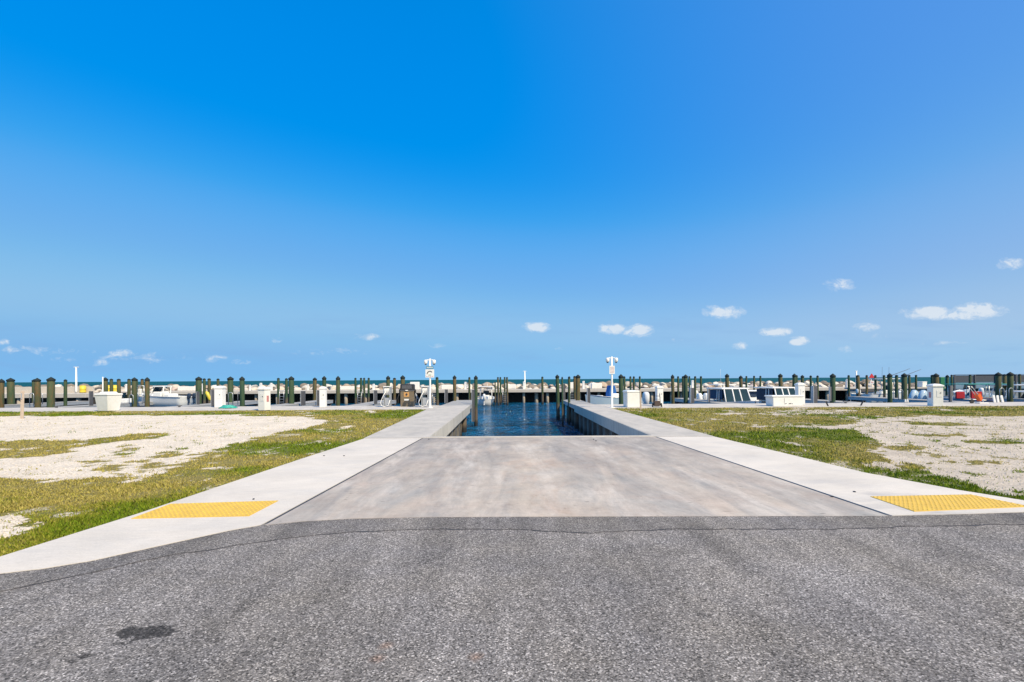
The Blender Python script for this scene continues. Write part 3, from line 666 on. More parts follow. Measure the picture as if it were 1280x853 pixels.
PIL = [ # reading x, width, top reading, distance, pointed cap
 (.5, 6, 474.9, 30, 1), (14.5, 8, 473.7, 33, 1), (42.3, 5, 475, 44, 1), (48, 7, 473.6, 32, 1), (62.5, 8.4, 472.3, 28.4, 1), (81, 4, 475, 34.5, 0), (132, 5.6, 472.5, 36, 1), (139.5, 4, 474, 46, 0), (149.5, 4.4, 474, 42, 0),
 (160.5, 4, 474, 50, 0), (167.5, 6.2, 472.3, 33, 1), (171.5, 4, 474, 46, 0), (177.5, 3.8, 473.8, 46, 0), (183.8, 5.6, 472, 28.5, 1), (247.5, 7.4, 471, 33, 1), (255.5, 3.6, 473, 45, 0), (262, 4, 473, 50, 0), (272, 3.6, 473.2, 50, 0),
 (287.8, 7.4, 470.8, 34, 1), (303.3, 6.2, 470.6, 28.6, 1), (348, 3.5, 472.3, 48, 0), (358, 3.8, 472.7, 48, 0), (364.5, 7, 470.3, 31.5, 1), (393, 5, 471.8, 41, 1), (405.8, 5.2, 470, 33, 1), (422, 5.3, 469.9, 28.9, 1),
 (444.8, 2.9, 472, 49, 0), (450.5, 3.1, 472, 52, 0), (455.5, 2.7, 472, 50, 0), (460, 3, 472, 50, 0), (485.3, 5, 469.5, 33, 1), (492.5, 4, 472, 48, 0), (502.5, 6, 469, 33, 1), (547, 4, 471, 45, 0),
 (568, 4.7, 469, 34.5, 1), (586.3, 3, 471, 46, 0), (594.5, 4.8, 469, 30.5, 1), (619, 1.8, 477, 55, 0), (623, 2.5, 471, 54, 0), (625.8, 2.4, 471, 56, 0), (631, 2.4, 471, 56, 0), (634.3, 2.6, 471, 54, 0), (678, 3, 470.5, 56, 0),
 (698, 4.8, 468, 34.5, 1), (703.3, 2.5, 470.5, 30, 0), (710.6, 3.4, 470, 31, 0), (721.5, 6.2, 468, 34, 1), (718.3, 3.5, 469.6, 44, 0), (776.3, 6.2, 467.5, 30, 1), (781, 3, 470, 45, 0), (788.3, 2.7, 470, 50, 0), (791.7, 2.7, 470, 50, 0), (799, 2.6, 470, 52, 0),
 (842, 4.3, 468, 31, 1), (848, 2.7, 470, 48, 0), (857, 5.6, 468, 34, 1), (854, 3, 470, 48, 0), (862, 2.4, 470, 52, 0), (868.5, 2.9, 470, 45, 0), (876.4, 2.9, 470, 45, 0), (909.5, 5, 467.2, 35.5, 1), (927, 4.4, 469.5, 39, 1), (932.2, 2.4, 470, 52, 0),
 (942.7, 2.6, 469.7, 48, 0), (949.8, 2.5, 469.7, 48, 0), (976.5, 5.3, 467.2, 35.5, 1), (992.3, 5, 467.2, 35.5, 1), (995.7, 2.7, 469, 48, 0), (1002.5, 4, 469, 44, 1), (1014, 3, 469.5, 46, 0), (1021.6, 2.9, 469.5, 46, 0),
 (1039.8, 6.4, 467.2, 30, 1), (1061.3, 2.9, 469.2, 55, 0), (1073, 4.6, 469.2, 53, 0), (1083.4, 2.9, 469.2, 54, 0), (1094.7, 2.9, 469.2, 54, 0), (1105.8, 3.1, 469.2, 52, 0), (1112.8, 5.6, 467, 31, 1), (1119.8, 3.7, 469, 44, 0),
 (1129.5, 6.4, 467, 33, 1), (1137, 2.9, 469, 50, 0), (1145, 2.7, 469, 50, 0), (1170.8, 6.4, 467.3, 34, 1), (1166.5, 4, 469, 44, 0), (1183, 3.6, 469.3, 46, 1), (1190, 2.7, 469, 50, 0), (1212, 3, 469, 48, 0),
 (1247.5, 6.5, 466.3, 32, 1), (1255.6, 4.6, 468.5, 38, 0), (1262, 6.6, 466, 32, 1), (1275, 3, 468.5, 48, 0)]
PIL.sort()
pxs = [p[0] for p in PIL]
for (px, wd, tp, Y, cone) in PIL:
    cone = bool(cone)
    o = copy_tree(protoC if cone else protoF) if used[cone] else (protoC if cone else protoF); used[cone] = True
    dia = wd * Y / F * .93; top = ZZ(px, tp, Y)
    o.location = (PX(px, Y), Y, -3.2); o.scale = (dia, dia, (top + 3.2) / 5.0); o.rotation_euler = (random.uniform(-.012, .012), random.uniform(-.014, .014), random.uniform(0, 6))
    lx, ln = min(LM, key=lambda l: abs(l[0] - px))
    if px < lx: k = sum(1 for q in pxs if px <= q < lx); side = 'left'
    else: k = sum(1 for q in pxs if lx <= q <= px); side = 'right'
    look = ('thick' if wd > 6 else 'medium' if wd > 4.2 else 'thin') + (' green pile with pointed cap' if cone else ' flat-topped green pile')
    o['label'] = '%s, %s %s of %s' % (look, ordn(k), side, ln)

# ------------------------------------------------------------------ finger piers
for (x0, x1, y1, lab) in ((-34.4, -33.4, 38, 'grey finger pier at the far left edge behind the tan stake'), (-27.9, -26.7, 38, 'grey finger pier beginning left of the white tapered dock box'), (-20.6, -19.4, 37, 'grey finger pier just left of the pedestal with turquoise hose'),
     (-15.0, -13.8, 37, 'grey finger pier just right of the pedestal with the red mark'), (-9.9, -8.7, 36, 'grey finger pier left of the brown fuel dispenser'), (12.4, 13.6, 37, 'grey finger pier left of the hardtop boat with blue curtains'),
     (20.0, 21.2, 37, 'grey finger pier just right of the long white dock box'), (26.6, 27.8, 38, 'grey finger pier left of the white corner pedestal'), (34.0, 35.2, 38, 'grey finger pier at the far right edge of the marina')):
    plank_dock(x0, x1, QB + .03, y1, -.01, lab)

# handrail hoops at the fingers
def hoop(px, Y, ht, lab):
    x = PX(px, Y); h = thing('boarding_rail', (x, Y, -.01), 0, lab, 'handrail', 'boarding rails on the finger piers')
    for s in (-1, 1):
        b = MB(); pts = [(s * .3 - .14, 0, 0), (s * .3 - .14, 0, ht - .12), (s * .3 - .09, 0, ht - .02), (s * .3, 0, ht), (s * .3 + .09, 0, ht - .02), (s * .3 + .14, 0, ht - .12), (s * .3 + .14, 0, 0)]
        b.tube(pts, .022, 6); b.build('hoop', alu, h)
    return h
for a in ((45, 33, .75, 'bare metal boarding rail hoops left of the tall green piles at far left'), (169.5, 32.5, .62, 'metal boarding rail hoops left of the white open boat'), (294, 30.5, .78, 'metal boarding rail hoops right of the turquoise hose'),
          (1120, 31.5, .7, 'metal boarding rail hoops left of the corner pedestal'), (1258, 31.5, .75, 'metal boarding rail hoops between the two right-hand capped piles')): hoop(*a)
# tall frame beside the white boat
t = thing('lift_frame', (PX(175.5, 33.5), 33.5, -.01), 0, 'square metal lift frame standing left of the white open boat', 'boat lift')
for s in (-1, 1):
    b = MB(); b.tube([(s * .24, 0, 0), (s * .24, 0, 1.2)], .03, 6); b.build('upright', alu, t)
b = MB(); b.tube([(-.24, 0, 1.2), (.24, 0, 1.2)], .03, 6); b.tube([(-.24, 0, .45), (.24, 0, .45)], .022, 6); b.build('crossbar', alu, t)
b = MB(); b.box((-.06, .05, .72), (.22, .2, .55), bevel=.04); b.build('winch_box', white, t)
# square guide posts
def gpost(px, top, bot, Y, w_, lab, lit=1):
    zt = ZZ(px, top, Y); zb = max(ZZ(px, bot, Y), -1.8)
    t = thing('guide_post', (PX(px, Y), Y, zb), 0, lab, 'post', 'square guide posts along the finger piers')
    b = MB(); b.box((0, 0, (zt - zb) / 2), (w_, w_, zt - zb)); b.build('post', darkpost, t)
    b = MB(); b.box((-lit * (w_ / 2 + .018), 0, (zt - zb) / 2 + .01), (.03, w_ * 1.15, zt - zb)); b.build('lit_channel', galv, t)  # paler channel puts the lit side of the post into colour
    return t
for a in ((247.5, 490, 506, 31, .12, 'short grey guide post in front of the thick pile left of the hose'), (267.5, 488, 510, 28.2, .2, 'dark guide post directly left of the pedestal with turquoise hose'), (379, 489, 507, 31, .2, 'grey guide post midway between the two plain white pedestals'),
          (398.5, 488, 509, 28.6, .16, 'dark guide post hugging the plain pedestal nearest the fuel dispenser'), (469.5, 488, 505, 30, .16, 'grey guide post left of the white hose reel'), (558, 487, 504, 31, .16, 'grey guide post on the left planked dock'),
          (591.5, 487, 527, 29.6, .14, 'tall wet guide post at the corner of the left dock'), (705.2, 480, 500, 30.5, .13, 'pale guide post at the corner of the right dock'), (735.8, 485, 504, 32, .17, 'grey guide post right of the right planked dock'), (865, 485, 504, 29.2, .2, 'dark guide post left of the hardtop boat'),
          (886, 486, 503, 29.5, .1, 'slim guide post at the corner of the hardtop boat'), (1018, 483, 506, 28.6, .22, 'black guide post right of the long white dock box'), (1187.5, 483, 503, 29, .1, 'slim grey guide post right of the white corner pedestal'), (114, 490, 508, 29, .13, 'grey guide post touching the left of the tapered dock box'),
          (1038, 484, 502, 29.3, .09, 'slim white guide post at the thick pile right of the long dock box')):
    gpost(*a, lit=1 if a[0] < 1100 else -1)
# ladders
def ladder(px, top, bot, Y, lab, w_=.42):
    zt = ZZ(px, top, Y); zb = ZZ(px, bot, Y); h = zt - zb
    t = thing('dock_ladder', (PX(px, Y), Y, zb), 0, lab, 'ladder', 'boarding ladders of the marina')
    for s in (-1, 1):
        b = MB(); b.tube([(s * w_ / 2, 0, 0), (s * w_ / 2, 0, h)], .024, 6); b.build('rail', alu, t)
    n = 6
    for k in range(n):
        b = MB(); b.box((0, 0, h * (k + .5) / n), (w_, .05, .035)); b.build('rung', alu, t)
for a in ((352, 487, 508, 47, 'aluminium ladder between two thin piles right of the red-marked pedestal'), (449.5, 489.5, 508, 50, 'aluminium ladder among the four thin piles left of the fuel dispenser'), (543, 491.5, 507, 47, 'aluminium ladder right of the camera post with two signs'),
          (630.6, 489, 504, 55, 'aluminium ladder among the thin piles in the middle of the basin'), (715.6, 488, 500, 45, 'aluminium ladder behind the right planked dock'), (872.5, 489, 502, 46, 'aluminium ladder left of the hardtop boat'),
          (1018, 480, 499, 45, 'aluminium ladder right of the long white dock box'), (607, 479, 489, 58, 'aluminium ladder frame above the small white boat beyond the slip')): ladder(*a)

# ------------------------------------------------------------------ furniture on the quay
def pedestal(px, base, w_, h, rot, lab, mark=None, Y=None):
    if Y is None: x, Y = G(px, base)
    else: x = PX(px, Y)
    t = thing('power_pedestal', (x, Y, .016), rot, lab, 'power pedestal', 'white power pedestals on the quay')
    b = MB(); b.box((0, 0, h * .44), (w_, w_, h * .88), bevel=.012); b.build('body', white, t)
    b = MB(); b.box((0, 0, h * .91), (w_ * 1.14, w_ * 1.14, h * .07), bevel=.012); b.loft([[(s * w_ * k, q * w_ * k, z) for s, q in ((-1, -1), (1, -1), (1, 1), (-1, 1))] for k, z in ((.55, h * .945), (.3, h), (.05, h * 1.015))], False); b.build('cap', white_dirty, t)
    b = MB(); b.box((w_ * .1, -w_ / 2 - .006, h * .56), (w_ * .5, .01, h * .3)); b.build('outlet_door', white_dirty, t)
    b = MB(); b.box((w_ * .22, -w_ / 2 - .018, h * .6), (.045, .02, .03)); b.build('latch', markdark, t)
    if mark == 'red':
        b = MB(); b.box((w_ * .5 + .006, 0, h * .5), (.012, w_ * .35, h * .26)); b.build('warning_label', pinkmark, t)
    if mark == 'redleft':
        b = MB(); b.box((-w_ * .5 - .006, 0, h * .5), (.012, w_ * .35, h * .26)); b.build('warning_label', pinkmark, t)
    return t
pedestal(275, 510.6, .42, 1.2, R(4), 'white power pedestal beside a heap of turquoise hose', Y=27.2)
pedestal(330.5, 513.5, .4, 1.17, R(-14), 'stocky white power pedestal with a faded red mark on its right side', 'red')
pedestal(404, 509.5, .31, 1.14, R(3), 'plain slim white power pedestal, the one nearest left of the fuel dispenser')
pedestal(824, 507.5, .33, 1.08, R(4), 'white power pedestal with a dark hand truck leaning on it')
pedestal(1169, 508.5, .46, 1.12, R(-11), 'white power pedestal standing corner-on with red mark on its shaded side', 'redleft')
pedestal(999.8, 507, .36, 1.2, R(-4), 'white power pedestal standing behind the long white dock box', Y=26.4)

def dock_box(x, Y, w_, dd, h, rot, taper, lab, lidh=.09, latch=True, hump=False, over=1.07):
    t = thing('dock_box', (x, Y, .016), rot, lab, 'dock box')
    b = MB(); b.box((0, 0, (h - lidh) / 2), (w_, dd, h - lidh), taper=(taper, taper), bevel=.02); b.build('body', white_dirty, t)
    b = MB(); b.box((0, 0, h - lidh / 2 + .002), (w_ * over, dd * over, lidh), bevel=.03)
    if hump: b.box((0, 0, h + .045), (w_ * .6, dd * .6, .09), taper=(1.2, 1.2), bevel=.02)
    b.build('lid', white, t)
    if latch:
        for s in (-.25, .25):
            b = MB(); b.box((s * w_, -dd / 2 - .012, h - lidh - .05), (.05, .02, .07)); b.build('latch', alu, t)
    return t
x, y = G(129.5, 515.3)
dock_box(x, y + .3, .84, .74, .88, R(-12), .8, 'white tapered dock box standing corner-on near the left end of the quay', .1, False, True)
x, y = G(984, 508.6)
bx = dock_box(x + .03, y + .33, 1.62, .66, .56, R(-7), .98, 'long low white dock box with overhanging lid on the right quay', .08, False, over=1.09)
bx.rotation_euler[2] = R(3)
b = MB()
for k, (xx, ww) in enumerate(((-.16, .05), (-.09, .03), (.06, .04), (.12, .09), (.22, .04))): b.box((xx, -.334, .13 + .012 * (k % 2)), (ww, .006, .035))
b.build('faded_lettering', markdark, bx)
b = MB(); b.box((-.2, -.334, .3), (.008, .006, .24)); b.build('door_seam', markdark, bx)
x, y = G(790.5, 509.6)
cb = dock_box(x + .03, y + .28, .72, .56, .86, R(9), .96, 'square white cabinet with a sloping lid right of the camera post', .1, False)

# stakes
def wood_stake(px, base, w_, h, lean, lab, arm=False):
    x, Y = G(px, base); t = thing('wooden_stake', (x, Y, -.05), 0, lab, 'stake')
    t.rotation_euler = (0, lean, 0)
    b = MB(); b.box((0, 0, (h + .05) / 2), (w_, w_ * .5, h + .05), bevel=.006); b.build('stake_post', stake, t)
    if arm:
        b = MB(); b.box((-.06, 0, h * .86), (.14, .03, .035)); b.build('cross_piece', stake, t)
        b = MB(); b.box((0, -.035, h * .85), (.04, .02, h * .22)); b.build('grey_fitting', galv, t)
wood_stake(27.5, 524, .11, 1.13, R(1.5), 'tall tan wooden stake standing in the gravel at far left', True)
wood_stake(801, 512, .075, .98, R(-1), 'thin pinkish wooden stake at the grass edge beside the white cabinet')
for px, base, top, ln_, lab in ((1035.5, 508.5, 502.5, R(-25), 'short black leaning stake at the quay edge right of the long dock box'), (1075.5, 508, 502.5, R(28), 'short black leaning stake at the quay edge below the row of thin piles')):
    x, Y = G(px, base); t = thing('leaning_stake', (x, Y, -.02), 0, lab, 'stake'); t.rotation_euler = (0, ln_, 0)
    b = MB(); b.box((0, 0, .15), (.06, .04, .32)); b.build('stake_post', black, t)
    b = MB(); b.box((0, 0, .3), (.075, .055, .03)); b.build('stake_cap', markdark, t)

# camera / light posts
def cam_post(px, base, h, lab, two):
    x, Y = G(px, base); t = thing('camera_post', (x, Y, .016), 0, lab, 'post')
    b = MB(); b.lathe([(.16, 0), (.16, .02), (.055, .03), (.05, h * .5), (.048, h)], n=12); b.build('pole', white, t)
    for s in (-1, 1):
        b = MB()
        b.tube([(0, 0, h - .1), (s * .12, 0, h - .06), (s * .2, -.02, h - .1)], .025, 6); b.build('bracket', white, t)
        cm = MB(); cm.lathe([(.04, .1), (.085, .08), (.095, 0), (.09, -.08), (.06, -.12)], (s * .22, -.03, h - .16), 12); hd = cm.build('camera_housing', white, t)
        ln = MB(); ln.lathe([(.055, -.118), (.05, -.15), (.02, -.17)], (s * .22, -.03, h - .16), 10); ln.build('lens_dome', black, hd)
    if two:
        b = MB(); b.box((0, -.065, h - .47), (.38, .012, .15)); s1 = b.build('small_sign', signblue, t)
        m_ = MB()
        for i in range(7): m_.box((-.14 + i * .046, -.074, h - .47), (.03, .004, .05))
        m_.build('sign_lettering', white, s1)
        b = MB(); b.box((0, -.065, h - .78), (.46, .012, .43)); s2 = b.build('large_sign', white, t)
        m_ = MB(); pts = []
        for i in range(9):
            a = R(165 - i * 15); pts.append((.16 * math.cos(a) + .01, -.076, h - .86 + .2 * math.sin(a)))
        m_.tube(pts, [.018, .022, .024, .022, .018, .016, .02, .018, .012], 6); m_.build('swoosh_mark', markdark, s2)
        m_ = MB()
        for i in range(4): m_.box((-.15 + i * .1, -.074, h - .93), (.06, .004, .03))
        m_.build('pink_lettering', pinkmark, s2)
        m_ = MB(); m_.box((0, -.074, h - .86), (.14, .004, .05)); m_.build('green_mark', greenmark, s2)
    else:
        b = MB(); b.box((0, -.065, h - .68), (.28, .012, .42)); s2 = b.build('sign', white, t)
        m_ = MB()
        for r_ in range(5):
            for i in range(3): m_.box((-.065 + i * .065 + .01 * (r_ % 2), -.074, h - .55 - r_ * .065), (.045, .004, .022))
        m_.build('red_lettering', pinkmark, s2)
cam_post(537.8, 510.3, 2.6, 'white camera post carrying a small blue sign above a square white sign', True)
cam_post(765, 510, 2.62, 'white camera post carrying one narrow white sign with red lettering', False)

# fuel dispenser
x, Y = G(508.5, 508.6)
t = thing('fuel_dispenser', (x, Y + .25, .016), 0, 'weathered brown fuel dispenser with a dark head on the quay', 'fuel dispenser')
b = MB(); b.box((0, 0, .44), (.74, .42, .88), bevel=.02); b.build('cabinet', brownpanel, t)
b = MB(); b.box((0, 0, 1.07), (.76, .44, .36), bevel=.05); hd = b.build('head', black, t)
b = MB(); b.box((0, -.225, 1.09), (.56, .01, .2)); b.build('display', darkpost, hd)
b = MB(); b.box((0, -.2, .9), (.74, .05, .06)); b.build('shelf', darkpost, t)
b = MB(); b.box((.0, -.243, .9), (.14, .04, .05)); b.build('white_label', white, t)
b = MB(); b.box((-.02, -.217, .67), (.3, .012, .26)); lb = b.build('orange_label', labelorange, t)
b = MB(); b.box((-.02, -.226, .67), (.1, .006, .12), ry=R(30)); b.build('emblem', markdark, lb)
b = MB(); b.box((-.02, -.217, .38), (.26, .012, .09)); b.build('white_label', white_dirty, t)
for s in (-1, 1):
    b = MB(); b.box((s * .43, -.02, .82), (.08, .16, .26), bevel=.02); nz = b.build('nozzle_holder', black, t)
    b = MB(); b.tube([(s * .45, -.08, .75), (s * .52, -.1, .5), (s * .5, -.12, .25), (s * .6, -.14, .1), (s * .62, -.05, .35), (s * .47, .02, .7)], .02, 6); b.build('hose', galv if s > 0 else black, t)
def reel(px, Y, lab):
    t = thing('hose_reel', (PX(px, Y), Y, .016), 0, lab, 'hose reel')
    for s in (-1, 1):
        b = MB(); b.box((s * .17, 0, .55), (.05, .3, 1.1)); b.build('side_frame', alu, t)
    b = MB(); b.lathe([(.22, -.15), (.22, -.13), (.12, -.12), (.12, .12), (.22, .13), (.22, .15)], n=16)
    b.v = [(z_, y_ , x_ + .86) for x_, y_, z_ in b.v]; b.build('drum', galv, t)
    b = MB()
    for k in range(5):
        pts = [(-.1 + k * .05, .19 * math.cos(a), .86 + .19 * math.sin(a)) for a in [i * 2 * math.pi / 14 for i in range(15)]]
        b.tube(pts, .022, 5, False)
    b.build('coiled_hose', white, t)
    b = MB(); b.tube([(-.05, -.19, .86), (-.2, -.26, .55), (-.32, -.28, .25), (-.26, -.3, .08), (-.1, -.32, .03), (.12, -.3, .1), (.2, -.26, .4)], .02, 6); b.build('hose_loop', white, t)
    b = MB(); b.box((0, 0, .3), (.26, .2, .4)); b.build('pump_box', galv, t)
    b = MB(); b.box((0, 0, 1.12), (.4, .32, .05), bevel=.01); b.build('top_plate', white, t)
reel(484.3, 26.6, 'grey hose reel stand left of the brown fuel dispenser')
reel(531.5, 26.6, 'grey hose reel stand between the fuel dispenser and the camera post')
# turquoise hose heap
b = MB(); pts = []
for i in range(120):
    a = i * .42; r_ = .34 - .2 * (i / 120) + .05 * math.sin(i * 1.7); pts.append((1.25 * r_ * math.cos(a), r_ * .8 * math.sin(a), .03 + .13 * i / 120 + .02 * math.sin(i * 2.1)))
b.tube(pts, .025, 6); o = b.build('coiled_hose', tealhose); o.location = (PX(284.5, 26.0), 26.0, .016); tag(o, 'heap of turquoise hose lying at the foot of a white pedestal', 'hose')
# hand truck
t = thing('hand_truck', (PX(821, 24.9), 24.9, .016), R(-12), 'dark hand truck loaded with gear leaning on the pedestal', 'hand truck')
for s in (-1, 1):
    b = MB(); b.tube([(s * .17, -.1, .08), (s * .15, .12, .7)], .016, 6); b.build('side_rail', black, t)
    b = MB(); b.lathe([(.1, -.03), (.11, 0), (.1, .03)], n=14); b.v = [(z_ + s * .22, x_ - .06, y_ + .11) for x_, y_, z_ in b.v]; b.build('wheel', black, t)
b = MB(); b.box((0, -.18, .03), (.4, .2, .015)); b.build('toe_plate', galv, t)
b = MB()
for k in range(3): b.tube([(-.16, -.05 + .07 * k, .25 + .16 * k), (.16, -.05 + .07 * k, .25 + .16 * k)], .012, 6)
b.build('cross_bars', black, t)
b = MB(); b.box((-.02, -.16, .2), (.3, .2, .28), bevel=.03, rz=R(12)); b.build('gear_bag', mat('brown_canvas', (.1, .07, .06), .8), t)

# orange cart and white boards on the right
t = thing('utility_cart', (PX(1222.5, 26.6), 26.6, .016), 0, 'tipped metal cart with an orange tub on the right quay', 'cart')
for s in (-.09, .09):
    b = MB(); b.tube([(-.5, s, .95), (-.36, s, .85), (.2, s, .1), (.28, s, .03)], .02, 6); b.build('handle_rail', alu, t)
b = MB(); b.loft([[(-.14, y_, .46), (.0, y_, .58), (.15, y_, .3), (.06, y_, .12)] for y_ in (-.12, .12)], False); b.build('tub', orange_pl, t)
b = MB(); b.lathe([(.11, -.04), (.12, 0), (.11, .04)], n=14); b.v = [(x_ - .35, z_, y_ + .12) for x_, y_, z_ in b.v]; b.build('wheel', black, t)
b = MB(); b.box((.15, -.05, .03), (.5, .3, .05)); b.build('foot_plate', white, t)
for k, (px, ln_) in enumerate(((1242.5, -12), (1247, -8), (1252.3, -14))):
    b = MB(); b.box((0, 0, .2), (.14, .06, .42), ry=R(ln_), bevel=.02); o = b.build('white_board', white)
    o.location = (PX(px, 27.2), 27.2, .02); tag(o, ['left white board of three leaning on the right quay', 'middle white board of three, narrowest, leaning on the quay', 'right white board of three leaning on the right quay'][k], 'board')
# cleats and small bits along the quay
def cleat(px, Y, lab):
    t = thing('dock_cleat', (PX(px, Y), Y, .016), 0, lab, 'cleat', 'cleats along the quay edge')
    b = MB(); b.box((0, 0, .04), (.1, .06, .08)); b.build('foot', darkpost, t)
    b = MB(); b.tube([(-.16, 0, .11), (-.06, 0, .085), (.06, 0, .085), (.16, 0, .11)], .02, 6); b.build('horn', darkpost, t)
for px, lb_ in ((70.5, 'dark cleat on the quay right of the thick pile at far left'), (224, 'dark cleat on the quay below the stern of the white open boat'), (1057, 'dark cleat on the quay between the leaning black stakes')): cleat(px, 27.5, lb_)
for px in (1131.5, 1134.2):
    b = MB(); b.lathe([(.04, 0), (.045, .1), (.035, .2), (.01, .22)], n=8); o = b.build('quay_bollard', conc_white); o.location = (PX(px, 27.2), 27.2, .016)
    tag(o, 'small pale bollard, %s one of a pair left of the corner pedestal' % ('left' if px < 1133 else 'right'), 'bollard')

# ------------------------------------------------------------------ breakwater
BY = 60.0; BZ = .24
bw = thing('breakwater_pier', (0, BY, 0), 0, 'long concrete breakwater pier on stumps behind the basin', 'pier')
mb = MB(); mb.box((-1, 1.8, BZ - .19), (101, 3.6, .38), bevel=.02); mb.build('deck', pierconc, bw)
mb = MB(); mb.box((0, 2.6, -1.4), (100, .3, 2.4)); mb.build('shade_sheet', pier_shade, bw)  # dark sheet added to stand for the shadow under the deck
k = 0; x = -50
while x < 49:
    if k % 2 == 0 or random.random() < .5:
        mb = MB(); rr = random.uniform(.16, .24); mb.lathe([(rr * 1.1, -2.6), (rr, -1.0), (rr, BZ - .4)], (x, .5 + .3 * (k % 2), 0), 10); mb.build('stump', underpier, bw)
    x += random.uniform(1.1, 1.7); k += 1
# nearer pier head with parapet on the left
ph = thing('pier_head', (0, 54, 0), 0, 'nearer concrete pier head with a low wall at far left', 'pier')
mb = MB(); mb.box((-64, 2, -.05), (32, 4, .48), bevel=.02); mb.build('deck', pierconc, ph)
mb = MB(); mb.box((-65, 3, .56), (30.6, .3, .76), bevel=.01); mb.build('parapet', pierconc, ph)
mb = MB(); mb.box((-64, 1.4, -1.5), (31.8, .3, 2.4)); mb.build('shade_sheet', pier_shade, ph)  # dark sheet standing for the shadow below the pier head
for k in range(14):
    mb = MB(); mb.lathe([(.25, -2.6), (.22, -.3)], (-78 + k * 2.2 + random.uniform(-.4, .4), .4, 0), 9); mb.build('stump', underpier, ph)
# seawall on the right
sw = thing('seawall', (0, 57, 0), 0, 'solid seawall with painted blue-grey shade closing the basin on the right', 'seawall')
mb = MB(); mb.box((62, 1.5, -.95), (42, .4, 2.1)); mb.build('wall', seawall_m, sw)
mb = MB(); mb.box((62, 1.6, .17), (42.2, 1.0, .2), bevel=.02); mb.build('coping', pierconc, sw)
mb = MB(); mb.box((44.5, 1.2, -.1), (5, .5, .3)); mb.build('fender_beam', darkpost, sw)

# white concrete blocks behind the deck
for i, (x0, x1, y0_, y1_, lab) in enumerate(((224, 245, 483.5, 493, 'white wall block on the breakwater right of the white open boat'), (426, 444, 483, 490.5, 'white wall block left of the four thin piles'), (513, 524, 477.5, 491, 'tall white block on the breakwater behind the fuel dispenser'),
     (552, 566, 481, 487, 'low white block right of the camera post with two signs'), (634, 645, 480.5, 487, 'white block just right of the thin piles in the middle'), (739, 752, 479, 486, 'white block on the breakwater left of the blue covered boat'), (712, 717, 478, 487, 'small white block behind the right dock piles'))):
    Yb = 62.9; xa, xb = PX(x0, Yb), PX(x1, Yb); zt = ZZ((x0 + x1) / 2, y0_, Yb)
    b = MB(); b.box((0, 0, (zt - BZ) / 2), (xb - xa, .7, zt - BZ), bevel=.05); o = b.build('wall_block', conc_white); o.location = ((xa + xb) / 2, Yb, BZ); tag(o, lab, 'concrete block')
# pedestals and small posts on the far pier
def far_ped(px, top, lab, w_=.24, Yb=60.8):
    zt = ZZ(px, top, Yb); h = zt - BZ
    t = thing('power_pedestal', (PX(px, Yb), Yb, BZ), 0, lab, 'power pedestal', 'white power pedestals on the breakwater pier')
    b = MB(); b.box((0, 0, h * .45), (w_, w_, h * .9), bevel=.01); b.build('body', white, t)
    b = MB(); b.lathe([(w_ * .62, h * .9), (w_ * .62, h * .95), (w_ * .4, h)], n=10); b.build('cap', white, t)
for px, top, lab in ((158, 481, 'far white pedestal between the piles left of the white boat'), (252, 480, 'far white pedestal right beside the thick pile left of the hose'), (312.5, 481.5, 'thin far pedestal right of the pile past the hose'), (326, 479, 'far white pedestal peeping over the red-marked pedestal'), (339, 479, 'far white pedestal just right of the red-marked pedestal'),
     (385, 480.5, 'far white pedestal left of the plain slim pedestal'), (467, 480, 'far white pedestal right of the four thin piles'), (581.7, 477.5, 'far white pedestal left of the piles at the left dock corner'), (655, 477, 'far white pedestal at the foot of the middle light pole'), (729.3, 476.3, 'far white pedestal right of the right dock piles'),
     (865.5, 475.5, 'far white pedestal between thin piles left of the hardtop boat'), (1059, 474.5, 'far white pedestal left of the thin piles along the seawall'), (1217, 474.8, 'far white pedestal above the teal canopy'), (1267.5, 474.5, 'far white pedestal at the far right edge')):
    far_ped(px, top, lab, .18 if px in (312.5, 385) else .26)
def far_light(px, top, Yb, lab, arm=.25):
    zt = ZZ(px, top, Yb); h = zt - BZ
    t = thing('light_pole', (PX(px, Yb), Yb, BZ), 0, lab, 'light pole')
    b = MB(); b.lathe([(.13, 0), (.11, .3), (.07, h)], n=10); b.build('pole', white, t)
    b = MB(); b.box((0, 0, h), (arm * 2, .12, .07), bevel=.02); b.build('lamp_head', white, t)
far_light(95.3, 460, 56, 'tall white light pole on the pier head left of the tapered dock box', .28)
far_light(656, 464, 61, 'white light pole on the breakwater straight beyond the ramp', .22)
far_light(1070.5, 464.5, 61, 'white light pole on the breakwater left of the red marker board', .16)
# yellow drums
for px, Yb, lab in ((103.5, 56.5, 'yellow drum at the end of the pier head wall'), (136.5, 60.8, 'yellow drum behind the left pile right of the dock box'), (143.5, 60.8, 'yellow drum between two piles right of the dock box')):
    t = thing('yellow_drum', (PX(px, Yb), Yb, BZ), 0, lab, 'drum')
    b = MB(); b.lathe([(.3, 0), (.32, .05), (.3, .1), (.3, .4), (.32, .43), (.3, .46), (.3, .8)], n=14); b.build('barrel', yellow_pl, t)
    b = MB(); b.lathe([(.26, .8), (.26, .83)], n=14); b.build('drum_lid', yellow_pl, t)
# yellow float hung by a pile
b = MB(); b.lathe([(.05, -.4), (.12, -.3), (.13, .25), (.05, .4)], n=10); o = b.build('boat_fender', yellow_pl); o.location = (PX(260.5, 36), 36, ZZ(260.5, 495.5, 36)); o.rotation_euler = (0, R(-25), 0)
tag(o, 'yellow fender hanging at an angle left of the pedestal with hose', 'fender')
